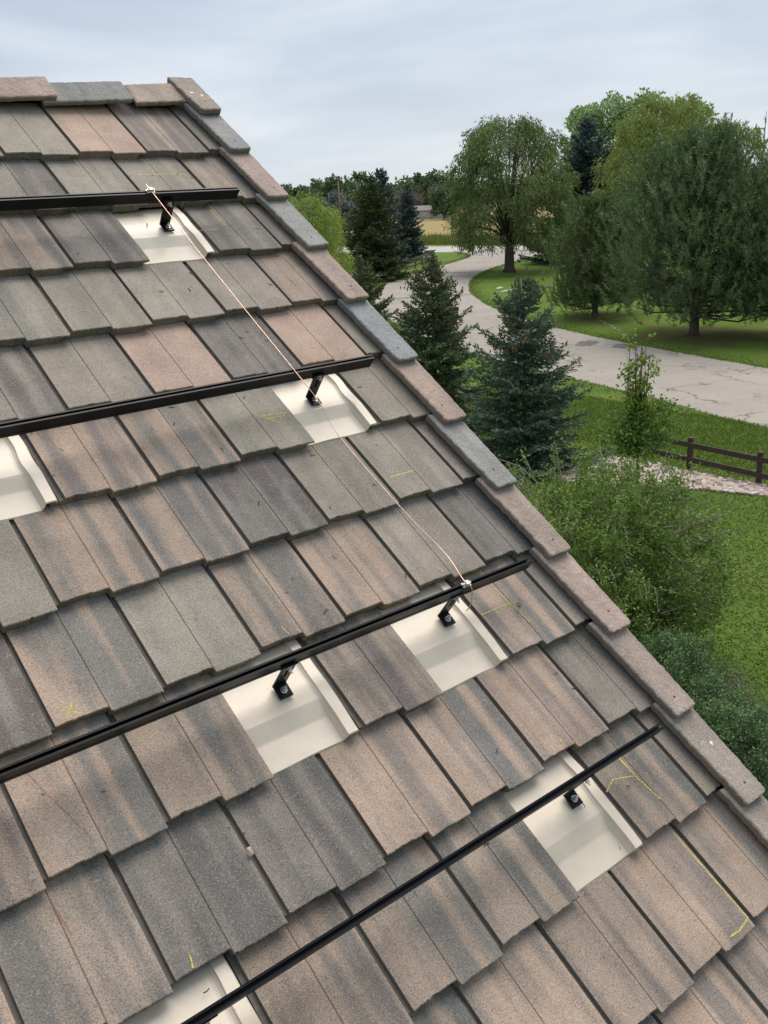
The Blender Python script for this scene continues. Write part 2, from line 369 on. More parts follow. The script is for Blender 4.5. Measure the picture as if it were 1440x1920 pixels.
def tile_mesh(name, xmax, seed, whole=True):
    r = np.random.default_rng(seed)
    cols = []   # x, ztop, zbot, yfront, mat of strip to the right
    xs = list(np.arange(-.028, -.004, .006)); 
    for x in xs: cols.append((x, -.019, -.036, .002, 2))
    cols += [(-.0025, -.0195, -.036, .002, 2), (-.0015, -.024, -.037, .002, 2), (.0, -.024, -.037, .002, 2), (.001, -.0135, -.036, .001, 2), (.008, -.0135, -.036, .001, 2), (.0150, -.0135, -.036, 0., 2)]
    for x in np.arange(.0168, min(.1555, xmax), .0042): cols.append((x, 0., -.036, 0., 0))
    if xmax > .2:
        cols += [(.1588, -.0002, -.036, 0., 0), (.1601, -.0034, -.036, -.0002, 0), (.1612, -.0034, -.036, -.003, 0), (.1622, -.0012, -.036, -.011, 0), (.1634, -.0001, -.036, -.0168, 0), (.1660, 0., -.036, -.0178, 0)]
        for x in np.arange(.1705, xmax - .002, .0042):
            zb_ = -.036 if (x < W - .040 or not whole) else (-.0125 if x > W - .028 else -.0125 - .0235*(W - .028 - x)/.012)
            cols.append((x, 0., zb_, -.018, 0))
        cols.append((xmax, -.0008, -.0125 if whole else -.036, -.0175, 0))
    else: cols.append((xmax, 0., -.036, 0., 0))
    cols = sorted(cols, key=lambda c: c[0])
    n = len(cols)
    walk = np.cumsum(r.normal(size=n))*.00035; walk -= np.linspace(walk[0], walk[-1], n)
    yf = np.array([c[3] for c in cols]) + walk + r.normal(size=n)*.00055
    chip = np.zeros(n)
    for _ in range(r.integers(1, 4)):
        k = r.integers(8, n-2); wd = r.integers(1, 4); chip[max(0, k-wd):k+wd] += r.uniform(.001, .004)
    rows = []
    ys = [.0, .0025, .006, .03, .09, .18, .27, .345, .425]
    bow = r.normal()*.0007
    def ztilt(y): return -.037*y/EX
    V = []
    for j, y in enumerate(ys):
        for i, c in enumerate(cols):
            yy = y + (yf[i] + chip[i]*(1 if j == 0 else .5) if j < 3 else (0 if j > 3 else yf[i]*.3))
            zz_ = c[1] + ztilt(max(yy, 0)) - (.0022 + chip[i]*.5 + abs(r.normal())*.0006 if j == 0 else 0) + bow*math.sin(c[0]*9)
            V.append((c[0], yy, zz_))
    top = len(ys)
    lowz = np.array([c[2] for c in cols]) + np.convolve(r.normal(size=n), [.25, .5, .25], 'same')*.003
    for j, fr in enumerate((.35, .7, 1.)):
        for i, c in enumerate(cols):
            z0 = V[i][2]; V.append((c[0], yf[i] + chip[i] + (.0012 + .0022*fr) + r.normal()*.0009, z0 + (min(lowz[i], c[1]-.004) - z0)*fr))
    F = []; MI = []
    for j in range(top-1):
        for i in range(n-1):
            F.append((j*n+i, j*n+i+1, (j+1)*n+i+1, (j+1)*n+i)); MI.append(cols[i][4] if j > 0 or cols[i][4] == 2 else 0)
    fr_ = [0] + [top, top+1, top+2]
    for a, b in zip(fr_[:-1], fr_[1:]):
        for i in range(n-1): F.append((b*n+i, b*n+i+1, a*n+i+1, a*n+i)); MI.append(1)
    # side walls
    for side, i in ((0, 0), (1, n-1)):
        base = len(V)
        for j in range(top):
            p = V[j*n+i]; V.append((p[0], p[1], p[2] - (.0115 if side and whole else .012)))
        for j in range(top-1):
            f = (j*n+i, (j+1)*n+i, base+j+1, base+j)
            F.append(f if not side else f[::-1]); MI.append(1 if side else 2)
    me = bpy.data.meshes.new(name); me.from_pydata(V, [], F); me.polygons.foreach_set('material_index', MI); me.update()
    for m in (M_tile, M_edge, M_chan): me.materials.append(m)
    return me
TM = [tile_mesh('roof_tile', W + .001, 11 + k) for k in range(7)]
TMo = [tile_mesh('roof_tile', .272, 31 + k, False) for k in range(2)]
TMe = [tile_mesh('roof_tile', .116, 41 + k, False) for k in range(2)]
KIND = {'g': ((.292, .253, .205), (.190, .171, .150), .7), 'G': ((.312, .273, .222), (.228, .205, .176), .5), 'd': ((.206, .184, .162), (.108, .098, .092), .9),
        'p': ((.420, .303, .236), (.35, .265, .216), .5), 'b': ((.378, .282, .217), (.168, .155, .146), 1.), 'B': ((.330, .257, .201), (.140, .129, .121), 1.), 'k': ((.258, .221, .186), (.125, .115, .108), 1.)}
LAY = {0: 'g B p G g', 1: 'B g g k g', 2: 'k k F d B b', 3: 'B G G g g g', 4: 'g p d p g k g', 5: 'g F G b b F g', 6: 'g g g d b b G g', 7: 'd g b B G b d b', 8: 'g b F B F B b B g',
       9: 'k b b b d d B b', 10: 'g B F B b B F b', 11: 'b b B b B B b', 12: 'b B b B b B'}
tiles = 0; extra = []
FL = []
for c in range(13):
    ks = LAY[c].split()
    for i, k in enumerate(ks):
        j = i - 1
        ul = (-(j+1)*W) if c % 2 == 0 else (-(j+1.5)*W)
        if k == 'F': FL.append((c, ul)); continue
        if j == -1: me = random.choice(TMe if c % 2 == 0 else TMo)
        else: me = TM[(c*3 + i*5 + random.randrange(2)) % 7]
        o = bpy.data.objects.new('roof_tile', me); C.objects.link(o); o.parent = roof
        o.location = (ul + random.uniform(-.0015, .0015), -c*EX + random.uniform(-.003, .003), random.uniform(0, .0015))
        o.rotation_euler = (R(random.uniform(-.15, .15)), R(random.uniform(-.2, .2)), R(random.uniform(-.25, .25)))
        a, s, q = KIND[k]; f = random.uniform(.92, 1.08); hshift = random.uniform(-.007, .007)
        o['tint'] = (a[0]*f + hshift, a[1]*f, a[2]*f - hshift*.5); o['streak_tint'] = tuple(x*random.uniform(.9, 1.1) for x in s[:1])*1 + s[1:]; o['streak'] = q*random.uniform(.7, 1.0)
        tiles += 1
# the part of the tiling outside the picture: one mesh
mb = bmesh.new()
for c in range(0, 17):
    n0 = len(LAY[c].split()) - 1 if c in LAY else (-1)
    for j in range(n0, 27):
        ul = (-(j+1)*W) if c % 2 == 0 else (-(j+1.5)*W)
        src = TM[(c + j) % 7] if j >= 0 else (TMe[0] if c % 2 == 0 else TMo[0])
        k = len(mb.verts)
        mb.from_mesh(src); mb.verts.ensure_lookup_table()
        bmesh.ops.translate(mb, verts=mb.verts[k:], vec=(ul, -c*EX, 0))
me = bpy.data.meshes.new('tile_field'); mb.to_mesh(me); mb.free()
for m in (M_tile, M_edge, M_chan): 
    if len(me.materials) < 3: me.materials.append(m)
o = bpy.data.objects.new('tile_field', me); C.objects.link(o); o.parent = roof; o['kind'] = 'stuff'
o['tint'] = (.29, .235, .19); o['streak_tint'] = (.14, .13, .128); o['streak'] = .9

def cap_slab(name, outline, thick, tilt, wall, seed, nail=None):
    """rounded slab: closed outline (x,y), top tilts with y, optional outer side wall"""
    r = np.random.default_rng(seed)
    P = np.array(outline); n = len(P); ctr = P.mean(0)
    nx = np.roll(P, -1, 0) - np.roll(P, 1, 0); nrm = np.c_[nx[:, 1], -nx[:, 0]]; nrm = unit(nrm)
    if ((P - ctr)*nrm).sum() < 0: nrm = -nrm
    rag = np.convolve(r.normal(size=n), [.25, .5, .25], 'same')
    V = []
    for ins, z, am in ((.0115, 0, 0), (.0062, -.0004, .0006), (.0024, -.0018, .0014), (.0, -.0062, .0020), (.0015, -thick*.6, .0016), (.004, -thick, .0025)):
        for k in range(n):
            p = P[k] - nrm[k]*(ins + rag[k]*am); V.append((p[0], p[1], z + tilt*p[1] + (r.normal()*.0005 if z < 0 else 0)))
    F = []; MI = []
    for j in range(5):
        for k in range(n):
            k2 = (k+1) % n; F.append((j*n+k, j*n+k2, (j+1)*n+k2, (j+1)*n+k)); MI.append(0 if j < 3 else 1)
    F.append(tuple(range(n))); MI.append(0)
    me = bpy.data.meshes.new(name); me.from_pydata(V, [], F); me.polygons.foreach_set('material_index', MI)
    bm_ = bmesh.new(); bm_.from_mesh(me)
    if wall: # outer leg of the angled cap
        xo = P[:, 0].max(); y0, y1_ = P[:, 1].min() + .012, P[:, 1].max() - .004
        pts = [(xo-.020, y0), (xo-.001, y0), (xo-.001, y1_), (xo-.020, y1_)]
        vs_ = [bm_.verts.new((x, y, -.008 + tilt*y)) for x, y in pts] + [bm_.verts.new((x, y, wall + tilt*y)) for x, y in pts]
        for q in ((0, 1, 5, 4), (1, 2, 6, 5), (2, 3, 7, 6), (3, 0, 4, 7), (7, 6, 5, 4)):
            f = bm_.faces.new([vs_[i] for i in q]); f.material_index = 1
    if nail:
        vs_ = [bm_.verts.new((nail[0] + .0045*math.cos(a), nail[1] + .0045*math.sin(a), .0008 + tilt*nail[1])) for a in np.linspace(0, 2*math.pi, 9)[:-1]]
        f = bm_.faces.new(vs_); f.material_index = 2
    bmesh.ops.recalc_face_normals(bm_, faces=bm_.faces); bm_.to_mesh(me); bm_.free()
    for m in (M_cap, M_edge, M_debris): me.materials.append(m)
    return me
def rounded(x0f, x0b, x1, y0, y1_, rad):
    """outline, front at y0: inner front x0f, inner back x0b, outer x1"""
    pts = []
    def seg(a, b):
        d = math.dist(a, b); k = max(1, int(d/.008))
        for t in range(k): pts.append((a[0] + (b[0]-a[0])*t/k, a[1] + (b[1]-a[1])*t/k))
    def arc(cx, cy, a0, a1):
        for t in range(4): a = a0 + (a1-a0)*t/4; pts.append((cx + rad*math.cos(a), cy + rad*math.sin(a)))
    seg((x0f+rad, y0), (x1-rad, y0)); arc(x1-rad, y0+rad, -math.pi/2, 0)
    seg((x1, y0+rad), (x1, y1_-rad*.4)); seg((x1, y1_-rad*.4), (x1-rad*.4, y1_)); seg((x1-rad*.4, y1_), (x0b, y1_)); seg((x0b, y1_), (x0f, y0+rad)); arc(x0f+rad, y0+rad, math.pi, 1.5*math.pi)
    return pts
PINK, GREY, TAN = (0.430, 0.323, 0.271), (0.318, 0.305, 0.288), (0.378, 0.305, 0.254)
caps = [(-.63, .31, TAN), (.225, .42, GREY), (1.24, .42, PINK), (2.25, .42, GREY), (3.24, .42, PINK), (4.32, .42, (0.292, 0.297, 0.301)), (5.31, .42, (0.404, 0.297, 0.241)), (6.32, .42, (0.327, 0.310, 0.288)), (7.29, .42, (0.396, 0.310, 0.254)), (8.29, .42, PINK), (9.29, .42, (0.378, 0.301, 0.254)), (10.27, .42, (0.353, 0.297, 0.254)), (11.25, .42, TAN), (12.25, .42, PINK), (13.25, .42, TAN), (14.25, .42, PINK), (15.25, .42, TAN)]
for i, (vc, L, col) in enumerate(caps):
    dx_ = random.uniform(-.006, .006)
    me = cap_slab('rake_tile', rounded(.080 + dx_, .062 + dx_, .193 + dx_, 0, L, .014), .031, -.031/EX, -.15, 60 + i, (.132 + random.uniform(-.012, .012), .055 + random.uniform(0, .03)))
    o = bpy.data.objects.new('rake_tile', me); C.objects.link(o); o.parent = roof
    o.location = (0, -vc*EX, .057 if i else .067); o.rotation_euler = (0, 0, R(random.uniform(-.7, .7)))
    o['tint'] = col; o['streak_tint'] = (col[0]*.62, col[1]*.66, col[2]*.70); o['streak'] = .45
for i, (ue, col) in enumerate(((.115, (.42, .33, .27)), (-.20, (.27, .27, .255)), (-.556, (.44, .33, .275)), (-.91, GREY), (-1.26, TAN), (-1.61, PINK), (-1.96, GREY))):
    # right end is the exposed front; laid turned 90 degrees
    me = cap_slab('ridge_tile', rounded(.0, .004, .150, 0, .42 if i else .30, .012), .024, -.020/.35, 0, 90 + i)
    bm_ = bmesh.new(); bm_.from_mesh(me)
    # far-side leaf of the angled ridge tile
    lf = bm_.verts[:]; geo = bmesh.ops.duplicate(bm_, geom=bm_.verts[:] + bm_.edges[:] + bm_.faces[:])
    nv = [g_ for g_ in geo['geom'] if isinstance(g_, bmesh.types.BMVert)]
    for v in nv: v.co.x = .30 - v.co.x
    bmesh.ops.reverse_faces(bm_, faces=[g_ for g_ in geo['geom'] if isinstance(g_, bmesh.types.BMFace)])
    an = math.pi - 2*(math.pi/2 - PIT)
    bmesh.ops.rotate(bm_, cent=(.15, 0, 0), matrix=Matrix.Rotation(2*PIT, 3, 'Y'), verts=nv)
    bmesh.ops.translate(bm_, verts=nv, vec=(.004, 0, -.013))
    # x (across) -> up-slope, y (length) -> -u
    bm_.transform(Matrix(((0, -1, 0, 0), (1, 0, 0, 0), (0, 0, 1, 0), (0, 0, 0, 1))))
    bm_.to_mesh(me); bm_.free()
    o = bpy.data.objects.new('ridge_tile', me); C.objects.link(o); o.parent = roof
    o.location = (ue, .350 + random.uniform(-.004, .006), .030 + (.006 if i == 2 else 0)); o.rotation_euler = (0, 0, R(random.uniform(-.6, .6)))
    o['tint'] = col; o['streak_tint'] = tuple(x*.65 for x in col); o['streak'] = .6

def tile_h(v):
    c = math.ceil(v/EX); return -.037*(c*EX - v)/EX
def chalk(pts, wd=.006, m=None, h=.0022, name='chalk_mark'):
    mb = MB(); P = []
    for (a, b) in zip(pts[:-1], pts[1:]):
        k = max(1, int(math.dist(a, b)/.012))
        for t in range(k): P.append((a[0] + (b[0]-a[0])*t/k, a[1] + (b[1]-a[1])*t/k))
    P.append(pts[-1])
    V = []
    for i, p in enumerate(P):
        a = P[max(i-1, 0)]; b = P[min(i+1, len(P)-1)]; d = (b[0]-a[0], b[1]-a[1]); l = math.hypot(*d) or 1
        n_ = (-d[1]/l, d[0]/l); w_ = wd*random.uniform(.20, .42); jx = random.uniform(-.0012, .0012)
        for s in (-1, 1): V.append((p[0] + n_[0]*w_*s + jx, -(p[1] + n_[1]*w_*s), tile_h(p[1]) + h))
    mb.add(V, [(2*i, 2*i+1, 2*i+3, 2*i+2) for i in range(len(P)-1)])
    return mb.build(name, m or M_chalk, roof)
chalk([(-.408, .14), (-.19, .146)]); chalk([(-.186, .147), (-.172, .21), (-.163, .28)], .005); chalk([(-.177, .385), (-.178, .45), (-.172, .51)]); chalk([(-.312, .535), (-.215, .534)])
chalk([(-.483, 1.566), (-.593, 1.557), (-.524, 1.618)], .008); chalk([(-.575, 1.575), (-.50, 1.58)], .005)
chalk([(-.269, 1.957), (-.153, 1.958)], .009); chalk([(-.168, 2.46), (-.16, 2.56), (-.142, 2.67)]); chalk([(-.292, 2.572), (-.165, 2.575)])
chalk([(-.171, 3.19), (-.166, 3.27), (-.15, 3.36)], .008); chalk([(-.305, 3.255), (-.25, 3.235), (-.172, 3.26)], .007)
chalk([(-.167, 3.46), (-.164, 3.60), (-.159, 3.775)], .008); chalk([(-.262, 3.766), (-.215, 3.770), (-.165, 3.762)], .009)
chalk([(-1.662, 2.362), (-1.622, 2.392)], .007); chalk([(-1.66, 2.39), (-1.63, 2.35)], .006); chalk([(-1.643, 3.05), (-1.649, 3.08)], .007); chalk([(-.98, 2.36), (-.974, 2.392)], .006); chalk([(-.345, 3.05), (-.347, 3.078)], .006); chalk([(-.345, 2.35), (-.328, 2.385)], .005)
chalk([(-1.80, 2.46), (-1.765, 2.58), (-1.724, 2.72)], .006, M_red); chalk([(-1.862, 2.80), (-1.85, 2.88)], .010, M_red); chalk([(-1.885, 2.72), (-1.87, 2.80)], .018, M_white)
M_drop = simple('bird_dropping', (.70, .69, .66), .9, var=.1)
for u, v, h, a, b_ in ((.100, -.370, .0545, .013, .009), (.143, -.346, .0565, .010, .007), (.144, 3.310, .0390, .007, .010)):
    mb = MB(); V = []
    for k in range(14):
        an = 2*math.pi*k/14; r_ = random.uniform(.6, 1.2); V.append((u + a*r_*math.cos(an), -v + b_*r_*math.sin(an), h))
    mb.add(V, [tuple(range(14))]); mb.build('bird_dropping', M_drop, roof)
# specks on the roof
mb = MB()
for k in range(85):
    c = random.randrange(0, 12); v = c*EX + random.uniform(.03, .32); u = random.uniform(-2.0, -.1) if v > 1 else random.uniform(-1., 0); s = random.uniform(.005, .014); a = random.uniform(0, 6.28); h = tile_h(v) + .001
    n_ = random.randrange(3, 6); V = []
    for i in range(n_):
        t = i/(n_-1) - .5; cv = random.uniform(-.25, .25)*s; ww = s*random.uniform(.08, .22)
        for q in (-1, 1): V.append((u + math.cos(a)*t*s*1.6 - math.sin(a)*(cv + q*ww), -v + math.sin(a)*t*s*1.6 + math.cos(a)*(cv + q*ww), h + random.uniform(.0005, .004)))
    mb.add(V, [(2*i, 2*i+1, 2*i+3, 2*i+2) for i in range(n_-1)])
o = mb.build('leaf_litter', M_debris); o.matrix_world = MR; tag(o, 'tiny dark bits of dead leaf scattered over the roof tiles', 'debris', kind='stuff')
def pebble(u, v, h, s, m, name, label):
    bm_ = bmesh.new(); bmesh.ops.create_icosphere(bm_, subdivisions=2, radius=s)
    for q in bm_.verts: q.co *= random.uniform(.72, 1.2); q.co.z *= .6; q.co.y *= 1.3
    me = bpy.data.meshes.new(name); bm_.to_mesh(me); bm_.free(); o = link(name, me, m); o.matrix_world = MR @ Matrix.Translation((u, -v, h)); tag(o, label, 'pebble'); return o
pebble(-1.396, 2.905, -.008, .009, M_stone, 'pebble', 'small tan pebble lodged in the gap between two dark grey roof tiles')
pebble(-.145, 2.60, .004, .010, M_barkg, 'pebble', 'small grey stone chip beside the yellow chalk line below the third rail')

# ------------------------------------------------------------------ flashings, feet, rails, wire
def flashing(c, ul, seed, dent, label):   # bent pan, folded band, raised rib on the right
    r = np.random.default_rng(seed)
    xs = [-.018, .0, .03, .06, .09, .12, .15, .18, .21, .235, .250, .258, .2655, .268, .272, .288, .300, .3035, .3045]
    ys = [-.004, .0, .02, .045, .07, .082, .088, .095, .115, .132, .139, .146, .17, .19, .21, .24, .27, .30, .33, .37]
    def pan(y): return float(np.interp(y, [-.004, .085, .137, .20, .30, .37], [-.0338, -.0370, -.0225, -.0260, -.043, -.054]))
    V = []
    ph = r.uniform(0, 6)
    for y in ys:
        rib = float(np.interp(y, [0, .12, .25, .345, .37], [-.001, -.006, -.0195, -.036, -.041]))
        wob = dent*(.004*math.sin(y*31 + ph) + .0025*math.sin(y*55 + 1.3*ph))
        crimp = .005*math.exp(-((y - .16)/.075)**2)
        for i, x in enumerate(xs):
            p = pan(y); xx = x
            if i <= 11:
                z = p + dent*.0014*math.sin(x*37 + y*21 + ph)*math.sin(x*17 - y*33 + 2*ph)
                if i in (10, 11): xx = x - crimp*.9 + wob
                if i == 11: z += .0015
            elif i <= 13: z = p + (rib - p)*((i - 11)/2); xx = x - crimp*(.9 if i == 12 else .8) + wob
            elif i <= 16: z = rib + dent*.0012*math.sin(y*60 + i); xx = x + wob*.8
            else: z = rib - (.005 if i == 17 else .012); xx = x + wob*.6
            yy = y + (dent*.003*math.sin(x*26 + ph) if y <= 0 else 0)
            V.append((xx, yy, z + (-.003 if y < 0 else 0)))
    n = len(xs); F = [(j*n+i, j*n+i+1, (j+1)*n+i+1, (j+1)*n+i) for j in range(len(ys)-1) for i in range(n-1)]
    me = bpy.data.meshes.new('roof_flashing'); me.from_pydata(V, [], F); me.update()
    for p in me.polygons: p.use_smooth = True
    o = link('roof_flashing', me, M_flash); o.matrix_world = MR @ Matrix.Translation((ul, -c*EX, .0))
    md = o.modifiers.new('thickness', 'SOLIDIFY'); md.thickness = .0009; md.offset = 1
    me.set_sharp_from_angle(angle=R(8))
    return tag(o, label, 'flashing', 'cream metal flashings among the roof tiles')
FLAB = {(2, 0): ('bent cream metal flashing below the topmost rail', .45), (5, 0): ('crumpled shiny cream flashing below the second rail, crossed by the wire', .7), (5, 1): ('cream flashing cut by the left edge of the picture under the second rail', .5),
        (8, 0): ('cream flashing at the right foot of the third rail, by the copper wire tail', .35), (8, 1): ('smooth cream flashing at the left foot of the third rail', .3), (10, 0): ('cream flashing below the lowest rail on the right', .3), (10, 1): ('cream flashing half hidden by the lowest rail at the bottom left', .3)}
seen = {}
for c, ul in FL:
    k = seen.get(c, 0); seen[c] = k + 1
    flashing(c, ul, 200 + c*3 + k, FLAB[(c, k)][1], FLAB[(c, k)][0])
def hexa(mb, cx, cy, z0, z1, rad, n=6, axis='z', mi=0):
    vs_ = []
    for z in (z0, z1):
        for k in range(n):
            a = 2*math.pi*k/n + .3; p = (cx + rad*math.cos(a), cy + rad*math.sin(a), z)
            vs_.append(p if axis == 'z' else (p[0], -p[2], p[1]))
    mb.add(vs_, [tuple(range(n))[::-1], tuple(range(n, 2*n))] + [(k, (k+1) % n, n + (k+1) % n, n + k) for k in range(n)], mi)
def bevel(o, w_=.0012, seg=2):
    md = o.modifiers.new('bevel', 'BEVEL'); md.width = w_; md.segments = seg; md.limit_method = 'ANGLE'
def bracket(u, v, label):
    root = empty('rail_bracket', (0, 0, 0), label, 'bracket', 'black brackets carrying the rails'); root.matrix_world = MR @ Matrix.Translation((u, -v, -.0185))
    mb = MB(); mb.box((-.0225, -.023, 0), (.0225, .0225, .006)); bevel(mb.build('foot_plate', M_black, root))
    mb = MB()   # upright with a long slot: two stiles and webs
    y0, y1_ = .0212, .0262
    mb.box((-.0225, y0, 0), (-.0045, y1_, .112)); mb.box((.0045, y0, 0), (.0225, y1_, .112)); mb.box((-.0045, y0, 0), (.0045, y1_, .050)); mb.box((-.0045, y0, .100), (.0045, y1_, .112))
    mb.box((-.0045, y0 + .0048, .050), (.0045, y1_ - .0004, .100))
    mb.build('upright', M_black, root)
    mb = MB(); mb.box((-.0265, .0265, .094), (.0265, .0305, .1065)); mb.box((-.0265, .0185, .1125), (.0265, .0262, .1165)); bevel(mb.build('clamp_block', M_black, root), .001)
    mb = MB(); hexa(mb, .001, 0, .006, .0074, .0108, 16); hexa(mb, .001, 0, .0074, .0165, .0082, 6); hexa(mb, .001, 0, .0165, .025, .0042, 8); mb.build('foot_bolt', M_steel, root)
    mb = MB(); hexa(mb, .0, .103, -.0210, -.0192, .0090, 14, 'y'); hexa(mb, .0, .103, -.0192, -.0105, .0070, 6, 'y'); hexa(mb, 0, .103, -.0105, -.002, .0036, 8, 'y'); mb.build('rail_bolt', M_steel, root)
    return root
bracket(-.442, .500, 'black bracket under the topmost rail')
bracket(-.342, 1.536, 'black bracket under the second rail, touched by the copper wire')
bracket(-1.079, 2.545, 'left black bracket of the third rail, clear of the wire')
bracket(-.428, 2.540, 'right black bracket of the third rail, with the wire tail hanging at it')
bracket(-.429, 3.221, 'black bracket under the lowest rail')
bracket(-1.70, 3.221, 'black bracket under the lowest rail at the bottom left')
def rail(v, u0, u1, label):
    # section (y up-slope, z off the roof): slotted channel, two ribs on the side
    y0, y1_, z0, z1 = -.0112, .0098, .080, .1255
    P = [(y0, z0), (y1_, z0), (y1_, z1), (.0040, z1), (.0040, z1-.004), (.0080, z1-.004), (.0080, z0+.018), (-.0092, z0+.018), (-.0092, z1-.004), (-.0050, z1-.004), (-.0050, z1), (y0, z1), (y0, z1-.012), (y0+.0012, z1-.0135), (y0+.0012, z0+.013), (y0, z0+.011)]
    mb = MB(); n = len(P)
    cut = .004
    vs_ = [(u0, y, z) for y, z in P] + [(u1 - cut*(z1 - z)/.04, y, z) for y, z in P]
    mb.add(vs_, [(k, (k+1) % n, n + (k+1) % n, n + k) for k in range(n)] + [tuple(range(n))[::-1], tuple(range(n, 2*n))])
    o = mb.build('mounting_rail', M_black); o.matrix_world = MR @ Matrix.Translation((0, -v, 0))
    bm_ = bmesh.new(); bm_.from_mesh(o.data); bmesh.ops.triangulate(bm_, faces=[f for f in bm_.faces if len(f.verts) > 4]); bmesh.ops.recalc_face_normals(bm_, faces=bm_.faces); bm_.to_mesh(o.data); bm_.free()
    return tag(o, label, 'rail', 'black mounting rails across the roof')
rail(.453, -3.2, -.112, 'topmost black mounting rail, nearest the ridge')
rail(1.497, -3.2, -.090, 'second black mounting rail from the ridge, with the wire crossing over it')
rail(2.507, -3.2, -.078, 'third black mounting rail, standing on two brackets and holding the wire end')
rail(3.188, -3.2, -.062, 'lowest black mounting rail, nearest the camera')
def catmull(P, n=14):
    P = [Vector(p) for p in P]; o = []
    for i in range(len(P)-1):
        a, b, c, d = P[max(i-1, 0)], P[i], P[i+1], P[min(i+2, len(P)-1)]
        for k in range(n):
            t = k/n; o.append(.5*((2*b) + (c-a)*t + (2*a-5*b+4*c-d)*t*t + (3*b-a-3*c+d)*t**3))
    return o + [P[-1]]
wp = [(-.528, .440, .137), (-.523, .458, .1345), (-.496, .95, .131), (-.458, 1.497, .1285), (-.432, 1.645, .107), (-.428, 1.79, .083), (-.385, 2.145, .078), (-.350, 2.355, .082), (-.392, 2.480, .126), (-.398, 2.507, .137), (-.388, 2.530, .128), (-.395, 2.560, .085), (-.405, 2.566, .062)]
mb = MB(); mb.tube(catmull([(u, -v, h) for u, v, h in wp]), .0016, 8); o = mb.build('ground_wire', M_copper); o.matrix_world = MR
tag(o, 'thin bare copper ground wire running from the topmost rail over the second to the third', 'wire')
def lug(u, v, label):
    root = empty('wire_clamp', (0, 0, 0), label, 'clamp', 'silver wire clamps on the rails'); root.matrix_world = MR @ Matrix.Translation((u, -v, .1262)) @ Matrix.Scale(.82, 4)
    mb = MB(); mb.box((-.020, -.011, 0), (.022, .011, .005)); mb.box((-.008, -.011, .005), (-.004, .011, .017)); mb.box((.005, -.011, .005), (.009, .011, .017)); mb.box((-.008, -.009, .0172), (.009, .009, .020)); bevel(mb.build('clamp_body', M_tin, root), .001)
    mb = MB(); hexa(mb, .0155, 0, .005, .013, .0062, 6); hexa(mb, .0155, 0, .013, .019, .003, 8); mb.build('clamp_bolt', M_steel, root)
    mb = MB(); hexa(mb, -.0145, 0, .005, .011, .0058, 6); hexa(mb, -.0145, 0, .011, .0165, .0028, 8); mb.build('set_screw', M_steel, root)
lug(-.524, .453, 'silver clamp gripping the copper wire on the topmost rail')
lug(-.398, 2.507, 'silver clamp gripping the copper wire on the third rail')

